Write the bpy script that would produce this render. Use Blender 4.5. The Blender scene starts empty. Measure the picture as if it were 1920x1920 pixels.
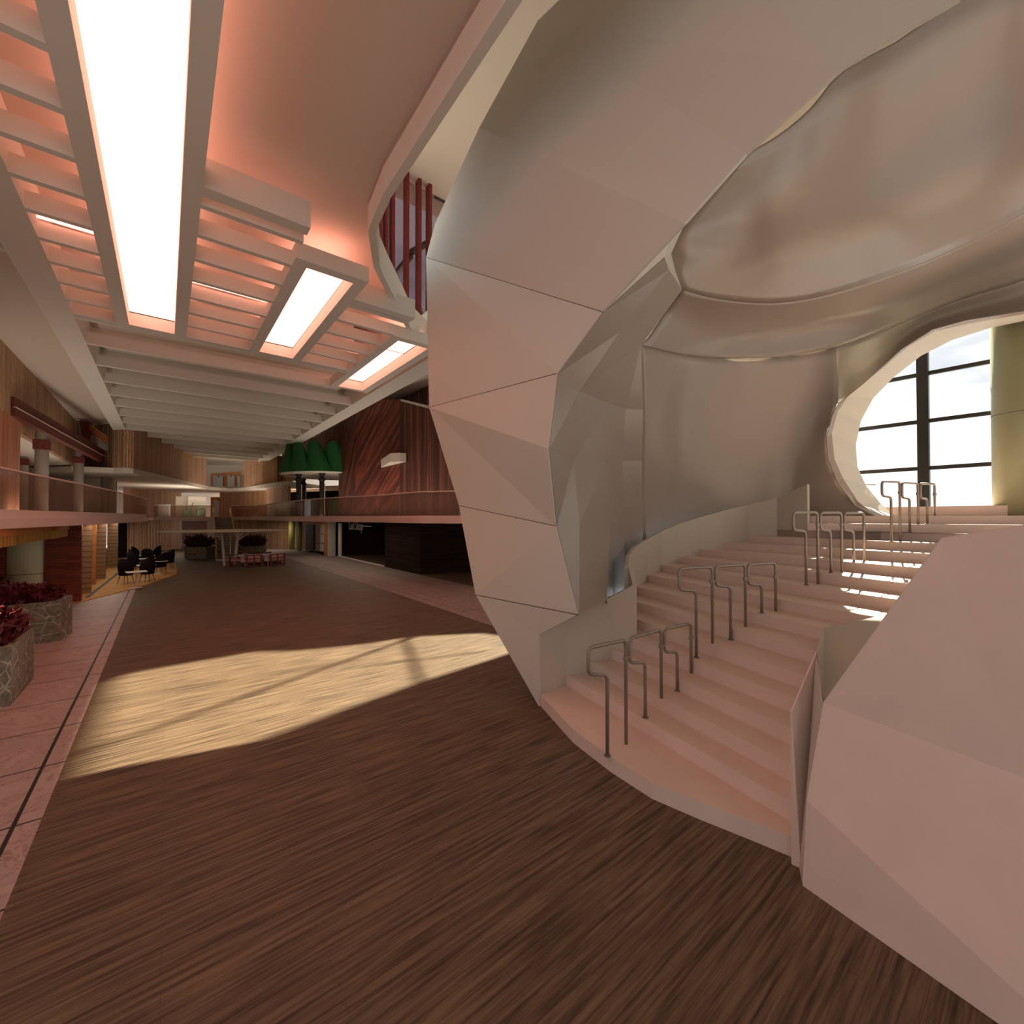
import bpy, math, random
from mathutils import Vector
random.seed(7)
SC = bpy.context.scene
COL = SC.collection

# ------------------------------------------------------------------ camera
EYE = 3.195
FPX = 815.0
YAW = math.radians(38.57)
PIT = math.atan(10/815)
cd = bpy.data.cameras.new('camera')
cam = bpy.data.objects.new('camera', cd); COL.objects.link(cam)
cam.location = (0, 0, EYE)
cam.rotation_euler = (math.pi/2 + PIT, 0, -YAW)
cd.sensor_width = 36; cd.sensor_fit = 'HORIZONTAL'
cd.lens = 36*FPX/1920
cd.clip_start = 0.05; cd.clip_end = 500
SC.camera = cam

# ------------------------------------------------------------------ view, world, sun
SC.view_settings.view_transform = 'Standard'
SC.view_settings.look = 'None'
SC.view_settings.gamma = 1.0
SC.view_settings.exposure = 0.0
try: SC.view_settings.use_curve_mapping = False
except Exception: pass
SC.cycles.use_denoising = True
SC.cycles.max_bounces = 8
SC.cycles.diffuse_bounces = 5
SC.cycles.sample_clamp_indirect = 6.0

W = bpy.data.worlds.new('sky'); SC.world = W; W.use_nodes = True
nt = W.node_tree; nt.nodes.clear()
wo = nt.nodes.new('ShaderNodeOutputWorld'); bg = nt.nodes.new('ShaderNodeBackground')
tc = nt.nodes.new('ShaderNodeTexCoord'); mp = nt.nodes.new('ShaderNodeMapping')
mp.inputs['Scale'].default_value = (1.5, 1.5, 5)
nz = nt.nodes.new('ShaderNodeTexNoise'); nz.inputs['Scale'].default_value = 2.2; nz.inputs['Detail'].default_value = 7
cr = nt.nodes.new('ShaderNodeValToRGB')
cr.color_ramp.elements[0].position = 0.42; cr.color_ramp.elements[0].color = (0.63, 0.67, 0.71, 1)
cr.color_ramp.elements[1].position = 0.56; cr.color_ramp.elements[1].color = (0.98, 0.98, 0.965, 1)
nt.links.new(tc.outputs['Generated'], mp.inputs[0]); nt.links.new(mp.outputs[0], nz.inputs[0])
nt.links.new(nz.outputs[0], cr.inputs[0]); nt.links.new(cr.outputs[0], bg.inputs[0]); nt.links.new(bg.outputs[0], wo.inputs[0])
bg.inputs[1].default_value = 1.4

SUN_DIR = Vector((1.0, 0.188, 0.60))       # from the hall towards the sun
sl = bpy.data.lights.new('sun', 'SUN'); sun = bpy.data.objects.new('sun', sl); COL.objects.link(sun)
sl.energy = 24.0; sl.color = (1.0, 0.93, 0.70); sl.angle = math.radians(0.8)
sun.rotation_euler = SUN_DIR.to_track_quat('Z', 'Y').to_euler()
sun.location = (30, 6, 20)
def lamp_area(name, loc, sx, sy, power, col, up=True):
    l = bpy.data.lights.new(name, 'AREA'); l.shape = 'RECTANGLE'; l.size = sx; l.size_y = sy; l.energy = power; l.color = col
    o = bpy.data.objects.new(name, l); COL.objects.link(o); o.location = loc
    o.rotation_euler = (math.pi if up else 0, 0, 0)
    return o
WARM = (1.0, .86, .70)
lamp_area('fill_up_left_gallery', (-3.4, 29, 3.30), .5, 20, 240, WARM)  # upward fill lamps without fixtures, added to lift the ceilings and upper walls
lamp_area('fill_up_right_gallery', (9.6, 28, 3.30), .6, 18, 250, WARM)
lamp_area('fill_up_back_gallery', (3.5, 54, 3.30), 8, .6, 280, WARM)
lamp_area('fill_up_back_bridge', (3.5, 60, 6.75), 8, .6, 60, WARM)
lamp_area('fill_down_left_soffit', (-2.3, 30, 2.90), .5, 14, 90, WARM, up=False)  # fill lamps added under the slabs to brighten the ground-level walls
lamp_area('fill_down_back_left', (-.4, 48.5, 2.90), 3.5, .5, 55, WARM, up=False)
lamp_area('fill_down_back_right', (7.6, 47.0, 2.90), 3, .5, 55, WARM, up=False)
lamp_area('fill_down_right_soffit', (9.0, 30, 2.90), .5, 16, 90, WARM, up=False)
PANEL_COL = (1.0, 0.37, 0.27, 1); PANEL_POW = 4.3

# ------------------------------------------------------------------ measuring
_F = Vector((math.sin(YAW)*math.cos(PIT), math.cos(YAW)*math.cos(PIT), math.sin(PIT)))
_R = Vector((math.cos(YAW), -math.sin(YAW), 0))
_U = Vector((-math.sin(YAW)*math.sin(PIT), -math.cos(YAW)*math.sin(PIT), math.cos(PIT)))
_E = Vector((0, 0, EYE))
def ray(x, y): return _F + _R*((x-960)/FPX) + _U*((960-y)/FPX)
def at(x, y, t=None, X=None, Y=None, z=None):
    r = ray(x, y)
    if z is not None: t = (z-EYE)/r.z
    elif X is not None: t = X/r.x
    elif Y is not None: t = Y/r.y
    return _E + r*t
def on_wall(p, a, b):                                   # sight line meets the upright plane through a and b
    r = ray(*p); d = Vector((b.x-a.x, b.y-a.y)); n = Vector((-d.y, d.x))
    t = (n.x*a.x + n.y*a.y)/(n.x*r.x + n.y*r.y)
    return _E + r*t
def xy(p): return (p.x, p.y)

# ------------------------------------------------------------------ materials
MATS = {}
def new_mat(name):
    m = bpy.data.materials.new(name); m.use_nodes = True
    nt = m.node_tree; b = nt.nodes['Principled BSDF']; MATS[name] = m
    return m, nt, b
def plain(name, col, rough=.7, metal=0, noise=0.0, nscale=6, spec=None):
    m, nt, b = new_mat(name)
    b.inputs['Roughness'].default_value = rough; b.inputs['Metallic'].default_value = metal
    if spec is not None: b.inputs['Specular IOR Level'].default_value = spec
    b.inputs['Base Color'].default_value = (*col, 1)
    if noise:
        t = nt.nodes.new('ShaderNodeTexCoord'); n = nt.nodes.new('ShaderNodeTexNoise')
        n.inputs['Scale'].default_value = nscale; n.inputs['Detail'].default_value = 5
        r = nt.nodes.new('ShaderNodeValToRGB')
        r.color_ramp.elements[0].color = (*[c*(1-noise) for c in col], 1); r.color_ramp.elements[0].position = .3
        r.color_ramp.elements[1].color = (*[min(1, c*(1+noise)) for c in col], 1); r.color_ramp.elements[1].position = .7
        nt.links.new(t.outputs['Object'], n.inputs[0]); nt.links.new(n.outputs[0], r.inputs[0]); nt.links.new(r.outputs[0], b.inputs['Base Color'])
    return m
def striped(name, stops, scale, coord='UV', rough=.6, stretch=.02, axis=0, rot=0.0, fine=0.35, bump=0.0):
    """wood or slats: a noise stretched along one axis so it reads as stripes"""
    m, nt, b = new_mat(name)
    b.inputs['Roughness'].default_value = rough
    t = nt.nodes.new('ShaderNodeTexCoord'); p = nt.nodes.new('ShaderNodeMapping')
    p0 = nt.nodes.new('ShaderNodeMapping'); p0.inputs['Rotation'].default_value = (0, 0, rot)
    s = [stretch*scale]*3; s[axis] = scale
    p.inputs['Scale'].default_value = s
    n = nt.nodes.new('ShaderNodeTexNoise'); n.inputs['Scale'].default_value = 1; n.inputs['Detail'].default_value = 4
    n.inputs['Roughness'].default_value = .5+fine*.6
    r = nt.nodes.new('ShaderNodeValToRGB'); els = r.color_ramp.elements
    for k, (pos, col) in enumerate(stops):
        e = els[k] if k < 2 else els.new(pos)
        e.position = pos; e.color = (*col, 1)
    nt.links.new(t.outputs[coord], p0.inputs[0]); nt.links.new(p0.outputs[0], p.inputs[0])
    nt.links.new(p.outputs[0], n.inputs[0]); nt.links.new(n.outputs[0], r.inputs[0]); nt.links.new(r.outputs[0], b.inputs['Base Color'])
    if bump:
        bp = nt.nodes.new('ShaderNodeBump'); bp.inputs['Strength'].default_value = bump; bp.inputs['Distance'].default_value = .02
        nt.links.new(n.outputs[0], bp.inputs['Height']); nt.links.new(bp.outputs[0], b.inputs['Normal'])
    return m
def slatted(name, light, dark, gap, period, rough=.65):
    """upright battens of uneven tone with dark gaps, along UV.x in metres"""
    m, nt, b = new_mat(name); b.inputs['Roughness'].default_value = rough
    N = nt.nodes.new; L = nt.links.new
    t = N('ShaderNodeTexCoord'); sp = N('ShaderNodeSeparateXYZ'); L(t.outputs['UV'], sp.inputs[0])
    dv = N('ShaderNodeMath'); dv.operation = 'DIVIDE'; dv.inputs[1].default_value = period; L(sp.outputs[0], dv.inputs[0])
    fl = N('ShaderNodeMath'); fl.operation = 'FLOOR'; L(dv.outputs[0], fl.inputs[0])
    fr = N('ShaderNodeMath'); fr.operation = 'FRACT'; L(dv.outputs[0], fr.inputs[0])
    wn = N('ShaderNodeTexWhiteNoise'); wn.noise_dimensions = '1D'; L(fl.outputs[0], wn.inputs['W'])
    cr = N('ShaderNodeValToRGB'); cr.color_ramp.elements[0].color = (*dark, 1); cr.color_ramp.elements[1].color = (*light, 1)
    L(wn.outputs[0], cr.inputs[0])
    gr = N('ShaderNodeValToRGB'); e = gr.color_ramp.elements
    e[0].position = 0; e[0].color = (1, 1, 1, 1); e[1].position = .74; e[1].color = (1, 1, 1, 1)
    a = e.new(.78); a.color = (gap, gap, gap, 1); a = e.new(.98); a.color = (gap, gap, gap, 1)
    L(fr.outputs[0], gr.inputs[0])
    pm = N('ShaderNodeMapping'); pm.inputs['Scale'].default_value = (14, 1.2, 1); L(t.outputs['UV'], pm.inputs[0])
    ns = N('ShaderNodeTexNoise'); ns.inputs['Scale'].default_value = 2; ns.inputs['Detail'].default_value = 5; L(pm.outputs[0], ns.inputs[0])
    nr = N('ShaderNodeValToRGB'); nr.color_ramp.elements[0].position = .3; nr.color_ramp.elements[0].color = (.7, .7, .7, 1)
    nr.color_ramp.elements[1].position = .7; nr.color_ramp.elements[1].color = (1.2, 1.2, 1.2, 1); L(ns.outputs[0], nr.inputs[0])
    m1 = N('ShaderNodeMix'); m1.data_type = 'RGBA'; m1.blend_type = 'MULTIPLY'; m1.inputs[0].default_value = 1
    L(cr.outputs[0], m1.inputs[6]); L(gr.outputs[0], m1.inputs[7])
    m2 = N('ShaderNodeMix'); m2.data_type = 'RGBA'; m2.blend_type = 'MULTIPLY'; m2.inputs[0].default_value = 1
    L(m1.outputs[2], m2.inputs[6]); L(nr.outputs[0], m2.inputs[7]); L(m2.outputs[2], b.inputs['Base Color'])
    return m
def bricked(name, c1, c2, mortar, bw, bh, ms=.01, coord='UV', rough=.8, offset=.5, grain=None):
    m, nt, b = new_mat(name); b.inputs['Roughness'].default_value = rough
    t = nt.nodes.new('ShaderNodeTexCoord'); br = nt.nodes.new('ShaderNodeTexBrick')
    br.offset = offset
    br.inputs['Color1'].default_value = (*c1, 1); br.inputs['Color2'].default_value = (*c2, 1); br.inputs['Mortar'].default_value = (*mortar, 1)
    br.inputs['Scale'].default_value = 1; br.inputs['Brick Width'].default_value = bw; br.inputs['Row Height'].default_value = bh
    br.inputs['Mortar Size'].default_value = ms; br.inputs['Mortar Smooth'].default_value = .1
    nt.links.new(t.outputs[coord], br.inputs[0])
    out = br.outputs[0]
    if grain:
        pm = nt.nodes.new('ShaderNodeMapping'); pm.inputs['Scale'].default_value = grain[0]
        ns = nt.nodes.new('ShaderNodeTexNoise'); ns.inputs['Scale'].default_value = 1; ns.inputs['Detail'].default_value = 7; ns.inputs['Roughness'].default_value = .62
        nt.links.new(t.outputs[coord], pm.inputs[0]); nt.links.new(pm.outputs[0], ns.inputs[0])
        nr = nt.nodes.new('ShaderNodeValToRGB'); nr.color_ramp.elements[0].position = grain[3]; nr.color_ramp.elements[1].position = grain[4]
        nr.color_ramp.elements[0].color = (*grain[1], 1); nr.color_ramp.elements[1].color = (*grain[2], 1)
        nt.links.new(ns.outputs[0], nr.inputs[0])
        mx = nt.nodes.new('ShaderNodeMix'); mx.data_type = 'RGBA'; mx.blend_type = 'MULTIPLY'; mx.inputs[0].default_value = 1
        nt.links.new(out, mx.inputs[6]); nt.links.new(nr.outputs[0], mx.inputs[7]); out = mx.outputs[2]
    nt.links.new(out, b.inputs['Base Color'])
    return m
def emit(name, col, power):
    m = bpy.data.materials.new(name); m.use_nodes = True; nt = m.node_tree; nt.nodes.clear()
    o = nt.nodes.new('ShaderNodeOutputMaterial'); e = nt.nodes.new('ShaderNodeEmission')
    e.inputs[0].default_value = col; e.inputs[1].default_value = power; nt.links.new(e.outputs[0], o.inputs[0]); MATS[name] = m
    return m
def glassy(name, tint, refl, opaque=0.0, haze=(.3, .25, .2)):
    """thin pane: mostly see-through, a little mirror, a little haze; the same for every ray"""
    m = bpy.data.materials.new(name); m.use_nodes = True; nt = m.node_tree; nt.nodes.clear(); N = nt.nodes.new
    o = N('ShaderNodeOutputMaterial'); t = N('ShaderNodeBsdfTransparent'); t.inputs[0].default_value = (*tint, 1)
    g = N('ShaderNodeBsdfGlossy'); g.inputs['Roughness'].default_value = .12
    d = N('ShaderNodeBsdfDiffuse'); d.inputs[0].default_value = (*haze, 1)
    a = N('ShaderNodeMixShader'); a.inputs[0].default_value = refl
    c = N('ShaderNodeMixShader'); c.inputs[0].default_value = opaque
    nt.links.new(t.outputs[0], a.inputs[1]); nt.links.new(g.outputs[0], a.inputs[2])
    nt.links.new(a.outputs[0], c.inputs[1]); nt.links.new(d.outputs[0], c.inputs[2]); nt.links.new(c.outputs[0], o.inputs[0]); MATS[name] = m
    return m

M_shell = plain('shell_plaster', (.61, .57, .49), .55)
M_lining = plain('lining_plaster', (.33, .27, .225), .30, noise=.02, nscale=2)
M_step = plain('step_stone', (.72, .55, .47), .6, noise=.03, nscale=3)
M_par = plain('parapet_plaster', (.54, .47, .395), .55)
M_rail = plain('rail_metal', (.30, .25, .21), .45, metal=.5)
M_white = plain('white_paint', (.72, .66, .58), .7)
M_ceil = plain('ceiling_paint', (.62, .54, .46), .8)
M_beam = plain('beam_paint', (.70, .67, .60), .8)
M_cream = plain('cream_column', (.62, .60, .36), .35)
M_yellowcol = plain('yellow_column', (.46, .42, .10), .4)
M_panel = emit('light_panel', PANEL_COL, PANEL_POW)
M_black = plain('black_frame', (.012, .010, .008), .5)
M_dark = bricked('dark_planks', (.030, .016, .012), (.020, .011, .009), (.008, .005, .004), 60, .16, .006, grain=((.3, 12, 1), (.5, .5, .5), (1.6, 1.5, 1.4), .3, .7))
M_dark.node_tree.nodes['Principled BSDF'].inputs['Specular IOR Level'].default_value = .08
M_door_black = plain('black_door', (.008, .006, .006), .6)
M_slat = slatted('light_wood_slats', (.66, .39, .22), (.42, .23, .12), .22, .16)
M_slatwide = slatted('wide_wood_slats', (.52, .33, .19), (.30, .17, .09), .12, .30)
M_slatwarm = slatted('warm_wood_slats', (.60, .30, .17), (.38, .17, .09), .28, .12)
M_red = plain('red_timber', (.13, .020, .012), .6, noise=.3, nscale=9)
M_redlou = plain('red_louvre', (.17, .012, .006), .55, noise=.25, nscale=8)
M_chev = striped('chevron_wood', [(.36, (.045, .009, .006)), (.50, (.12, .018, .010)), (.56, (.36, .08, .03)), (.60, (.08, .014, .009))], 3.0, rot=math.radians(60), stretch=.03)
M_chevsteep = striped('steep_wood', [(.38, (.04, .010, .007)), (.52, (.08, .018, .011)), (.57, (.26, .08, .04)), (.61, (.06, .014, .009))], 3.0, rot=math.radians(28), stretch=.03)
M_redvert = striped('upright_red_wood', [(.38, (.05, .016, .010)), (.52, (.10, .028, .017)), (.57, (.28, .10, .055)), (.61, (.07, .020, .013))], 2.6, stretch=.015)
M_brick = bricked('red_timber_boards', (.23, .050, .024), (.15, .030, .015), (.06, .015, .008), 1.1, .10, .004, grain=((2, 18, 1), (.7, .7, .7), (1.3, 1.3, 1.3), .3, .7))
M_louvre = bricked('tan_boards', (.30, .17, .085), (.26, .145, .07), (.03, .015, .008), 30, .22, .012, grain=((2, 14, 1), (.8, .8, .8), (1.2, 1.2, 1.2), .3, .7))
M_orange = plain('orange_timber', (.52, .19, .045), .55, noise=.2)
M_yellowrail = plain('ochre_stringer', (.50, .26, .05), .6)
M_tread = plain('grey_tread', (.55, .52, .48), .7)
M_leaf = plain('crimson_leaf', (.11, .006, .008), .5, noise=.5, nscale=5)
M_leafdark = plain('maroon_leaf', (.050, .010, .012), .6, noise=.5, nscale=3)
M_soil = plain('soil', (.05, .03, .02), .9)
M_chair = plain('navy_upholstery', (.012, .008, .012), .9, spec=.1)
M_table = plain('white_tabletop', (.62, .56, .50), .5)
M_redframe = plain('dark_red_lacquer', (.16, .014, .010), .5)
M_cushion = plain('blush_cushion', (.62, .38, .33), .8)
M_green = plain('green_canopy', (.010, .13, .028), .6)
M_mint = plain('mint_exhibit', (.30, .52, .40), .6)
M_glass = glassy('balcony_glass', (.80, .72, .66), .10, .16, (.45, .33, .26))
M_pane = glassy('window_pane', (.985, .985, .985), .02)
M_tint = glassy('tinted_pane', (.42, .36, .38), .06, .05, (.6, .5, .5))
M_pinktrim = plain('pink_kerb', (.72, .56, .50), .7)
M_floorwood = bricked('floor_planks', (.130, .084, .048), (.112, .070, .039), (.06, .038, .022), 1.9, .095, .0015, coord='Object', rough=.62,
                      grain=((1.1, 26, 1), (.34, .31, .29), (1.45, 1.48, 1.5), .36, .60))
# stone floor: large slabs with fine joints and reddish veins
m, nt, b = new_mat('pink_stone'); b.inputs['Roughness'].default_value = .5
t = nt.nodes.new('ShaderNodeTexCoord'); br = nt.nodes.new('ShaderNodeTexBrick'); br.offset = 0
br.inputs['Color1'].default_value = (.43, .33, .30, 1); br.inputs['Color2'].default_value = (.41, .315, .285, 1); br.inputs['Mortar'].default_value = (.03, .02, .015, 1)
br.inputs['Scale'].default_value = 1; br.inputs['Brick Width'].default_value = 40; br.inputs['Row Height'].default_value = 1.375; br.inputs['Mortar Size'].default_value = .016
mpn = nt.nodes.new('ShaderNodeMapping'); mpn.inputs['Location'].default_value = (0, .12, 0)
nt.links.new(t.outputs['Object'], mpn.inputs[0]); nt.links.new(mpn.outputs[0], br.inputs[0])
ns = nt.nodes.new('ShaderNodeTexNoise'); ns.inputs['Scale'].default_value = 1.6; ns.inputs['Detail'].default_value = 9; ns.inputs['Roughness'].default_value = .7; ns.inputs['Distortion'].default_value = 1.2
nt.links.new(t.outputs['Object'], ns.inputs[0])
r = nt.nodes.new('ShaderNodeValToRGB'); e = r.color_ramp.elements
e[0].position = .3; e[0].color = (.85, .85, .85, 1); e[1].position = .485; e[1].color = (1, 1, 1, 1)
a = e.new(.50); a.color = (.62, .42, .38, 1); a = e.new(.515); a.color = (1, 1, 1, 1); a = e.new(.7); a.color = (1.1, 1.1, 1.1, 1)
nt.links.new(ns.outputs[0], r.inputs[0])
mx = nt.nodes.new('ShaderNodeMix'); mx.data_type = 'RGBA'; mx.blend_type = 'MULTIPLY'; mx.inputs[0].default_value = 1
nt.links.new(br.outputs[0], mx.inputs[6]); nt.links.new(r.outputs[0], mx.inputs[7]); nt.links.new(mx.outputs[2], b.inputs['Base Color'])
M_stone = m
M_greystone = bricked('grey_stone', (.17, .155, .13), (.15, .14, .12), (.07, .06, .05), 1.2, 1.2, .008, coord='Object', offset=0, grain=((6, 6, 6), (.7, .7, .7), (1.3, 1.25, 1.2), .3, .7))
M_deck = bricked('yellow_deck', (.56, .30, .09), (.50, .26, .075), (.20, .09, .03), 9, .32, .018, coord='Object', grain=((1.5, 9, 1), (.85, .85, .85), (1.15, 1.15, 1.15), .3, .7))
# crazy paved stone for planters
m, nt, b = new_mat('crazy_stone'); b.inputs['Roughness'].default_value = .85
t = nt.nodes.new('ShaderNodeTexCoord')
v = nt.nodes.new('ShaderNodeTexVoronoi'); v.feature = 'DISTANCE_TO_EDGE'; v.inputs['Scale'].default_value = 3.4
nt.links.new(t.outputs['Object'], v.inputs[0])
r = nt.nodes.new('ShaderNodeValToRGB'); e = r.color_ramp.elements
e[0].position = .01; e[0].color = (.40, .36, .28, 1); e[1].position = .034; e[1].color = (.19, .165, .125, 1)
nt.links.new(v.outputs[0], r.inputs[0])
ns = nt.nodes.new('ShaderNodeTexNoise'); ns.inputs['Scale'].default_value = 9; ns.inputs['Detail'].default_value = 6
nt.links.new(t.outputs['Object'], ns.inputs[0])
r2 = nt.nodes.new('ShaderNodeValToRGB'); r2.color_ramp.elements[0].color = (.6, .6, .58, 1); r2.color_ramp.elements[0].position = .3; r2.color_ramp.elements[1].color = (1.3, 1.3, 1.3, 1); r2.color_ramp.elements[1].position = .7
nt.links.new(ns.outputs[0], r2.inputs[0])
mx = nt.nodes.new('ShaderNodeMix'); mx.data_type = 'RGBA'; mx.blend_type = 'MULTIPLY'; mx.inputs[0].default_value = 1
nt.links.new(r.outputs[0], mx.inputs[6]); nt.links.new(r2.outputs[0], mx.inputs[7]); nt.links.new(mx.outputs[2], b.inputs['Base Color'])
M_crazy = m
M_mural = striped('faded_mural', [(.35, (.22, .12, .11)), (.5, (.50, .28, .25)), (.62, (.24, .18, .18)), (.7, (.55, .32, .26))], 2.4, stretch=.9, rough=.8, fine=1)
M_poster = striped('poster_print', [(.40, (.02, .02, .02)), (.48, (.55, .50, .42)), (.56, (.05, .05, .07)), (.62, (.60, .55, .42))], 2.2, stretch=.5, rough=.7)
M_greystripe = striped('grey_ribbed', [(.35, (.10, .09, .075)), (.5, (.26, .22, .19)), (.65, (.14, .12, .10))], 9.0, stretch=.05, rough=.8)

# ------------------------------------------------------------------ mesh helpers
class MB:
    def __init__(s): s.v = []; s.f = []; s.uv = {}
    def add(s, vs, fs, uvs=None):
        o = len(s.v); s.v += [Vector(p) for p in vs]
        for k, f in enumerate(fs):
            if uvs: s.uv[len(s.f)] = uvs[k]
            s.f.append([i+o for i in f])
        return s
    def box(s, x0, x1, y0, y1, z0, z1):
        return s.hexa([(x0, y0), (x1, y0), (x1, y1), (x0, y1)], z0, z1)
    def hexa(s, poly, z0, z1):                          # upright prism over a plan polygon; z0/z1 number or list
        n = len(poly)
        Z0 = z0 if isinstance(z0, (list, tuple)) else [z0]*n
        Z1 = z1 if isinstance(z1, (list, tuple)) else [z1]*n
        ar = sum(poly[i][0]*poly[(i+1) % n][1]-poly[(i+1) % n][0]*poly[i][1] for i in range(n))
        if ar < 0: poly = poly[::-1]; Z0 = Z0[::-1]; Z1 = Z1[::-1]
        vs = [(p[0], p[1], z) for p, z in zip(poly, Z0)] + [(p[0], p[1], z) for p, z in zip(poly, Z1)]
        fs = [list(range(n))[::-1], list(range(n, 2*n))]; uvs = [[(vs[i][0], vs[i][1]) for i in fs[0]], [(vs[i][0], vs[i][1]) for i in fs[1]]]
        u = 0
        for i in range(n):
            j = (i+1) % n; L = math.dist(poly[i], poly[j])
            fs.append([i, j, n+j, n+i]); uvs.append([(u, Z0[i]), (u+L, Z0[j]), (u+L, Z1[j]), (u, Z1[i])]); u += L
        return s.add(vs, fs, uvs)
    def tube(s, pts, r, n=10, r2=None, cap=True):
        pts = [Vector(p) for p in pts]; rings = []
        up = None
        for i, p in enumerate(pts):
            d = (pts[min(i+1, len(pts)-1)]-pts[max(i-1, 0)]).normalized()
            if up is None:
                up = Vector((0, 0, 1)) if abs(d.z) < .9 else Vector((1, 0, 0))
            a = d.cross(up).normalized(); b = a.cross(d).normalized(); up = b
            rr = r if r2 is None else r+(r2-r)*i/(len(pts)-1)
            rings.append([p + (a*math.cos(2*math.pi*k/n)+b*math.sin(2*math.pi*k/n))*rr for k in range(n)])
        vs = [q for g in rings for q in g]; fs = []
        for i in range(len(rings)-1):
            for k in range(n):
                fs.append([i*n+k, i*n+(k+1) % n, (i+1)*n+(k+1) % n, (i+1)*n+k])
        if cap: fs += [list(range(n))[::-1], [len(vs)-n+k for k in range(n)]]
        return s.add(vs, fs)
    def lathe(s, prof, c=(0, 0, 0), n=24):
        vs = []; fs = []
        for r, z in prof:
            for k in range(n):
                a = 2*math.pi*k/n; vs.append((c[0]+r*math.cos(a), c[1]+r*math.sin(a), c[2]+z))
        for i in range(len(prof)-1):
            for k in range(n):
                fs.append([i*n+k, i*n+(k+1) % n, (i+1)*n+(k+1) % n, (i+1)*n+k])
        fs += [list(range(n))[::-1], [len(vs)-n+k for k in range(n)]]
        return s.add(vs, fs)
    def wall(s, pts, z0, z1, th=.12):                   # thin upright ribbon along plan points, thickened to the far side of the eye
        n = len(pts); P = [Vector(p[:2]) for p in pts]
        Z0 = z0 if isinstance(z0, (list, tuple)) else [z0]*n
        Z1 = z1 if isinstance(z1, (list, tuple)) else [z1]*n
        nor = []
        for i in range(n):
            d = (P[min(i+1, n-1)]-P[max(i-1, 0)]).normalized(); nn = Vector((-d.y, d.x))
            if nn.dot(P[i]) < 0: nn = -nn
            nor.append(nn)
        if n > 2:
            for i in range(1, n):
                if nor[i].dot(nor[i-1]) < 0: nor[i] = -nor[i]
        Q = [P[i]+nor[i]*th for i in range(n)]
        vs = []
        for i in range(n): vs += [(*P[i], Z0[i]), (*P[i], Z1[i]), (*Q[i], Z0[i]), (*Q[i], Z1[i])]
        fs = []; uv = []; u = 0
        for i in range(n-1):
            a = 4*i; b2 = a+4; L = (P[i+1]-P[i]).length
            for f in ([a, b2, b2+1, a+1], [b2+2, a+2, a+3, b2+3], [a+1, b2+1, b2+3, a+3], [a, a+2, b2+2, b2]):
                fs.append(f); uv.append([(u+(L if k >= b2 else 0), vs[k][2]) for k in f])
            u += L
        e = 4*(n-1)
        for f in ([0, 1, 3, 2], [e, e+2, e+3, e+1]):
            fs.append(f); uv.append([(0.05, vs[k][2]) for k in f])
        return s.add(vs, fs, uv)
    def slab(s, poly, off):                             # any flat polygon pushed along a vector
        n = len(poly); poly = [Vector(p) for p in poly]; off = Vector(off)
        vs = poly+[p+off for p in poly]
        fs = [list(range(n)), list(range(n, 2*n))[::-1]]+[[i, n+i, n+(i+1) % n, (i+1) % n] for i in range(n)]
        return s.add(vs, fs)
    def sheet(s, tris_pts): return s.add(*tris_pts)
    def build(s, name, mat, parent=None, local=False, smooth=False, bevel=0, solid=0, sub=0):
        base = Vector((0, 0, 0))
        if parent is not None and not local:
            q = parent
            while q is not None: base += q.location; q = q.parent
        me = bpy.data.meshes.new(name)
        me.from_pydata([tuple(p-base) for p in s.v], [], s.f)
        if s.uv:
            ul = me.uv_layers.new(name='UVMap')
            for pi, poly in enumerate(me.polygons):
                q = s.uv.get(pi)
                if q:
                    for k, li in enumerate(poly.loop_indices): ul.data[li].uv = q[k]
        me.validate(); me.materials.append(mat)
        if smooth:
            for p in me.polygons: p.use_smooth = True
        o = bpy.data.objects.new(name, me); COL.objects.link(o)
        if parent is not None: o.parent = parent
        if sub:
            d = o.modifiers.new('sub', 'SUBSURF'); d.levels = sub; d.render_levels = sub
        if solid:
            d = o.modifiers.new('thick', 'SOLIDIFY'); d.thickness = solid; d.offset = 0
        if bevel:
            d = o.modifiers.new('bevel', 'BEVEL'); d.width = bevel; d.segments = 2; d.limit_method = 'ANGLE'
        return o
def tag(o, label=None, cat=None, group=None, kind=None):
    if label: o['label'] = label
    if cat: o['category'] = cat
    if group: o['group'] = group
    if kind: o['kind'] = kind
    return o
def thing(name, label, cat, loc=(0, 0, 0), rz=0, group=None):
    o = bpy.data.objects.new(name, None); COL.objects.link(o)
    o.location = loc; o.rotation_euler = (0, 0, rz); o.empty_display_size = .2
    return tag(o, label, cat, group)
def struct(name, mb, mat, label=None, cat=None, **k):
    o = mb.build(name, mat, **k); return tag(o, label, cat, kind='structure')
def copy_tree(o, parent=None):
    c = o.copy(); COL.objects.link(c); c.parent = parent
    for ch in [x for x in list(COL.objects) if x.parent == o]: copy_tree(ch, c)
    return c

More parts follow.
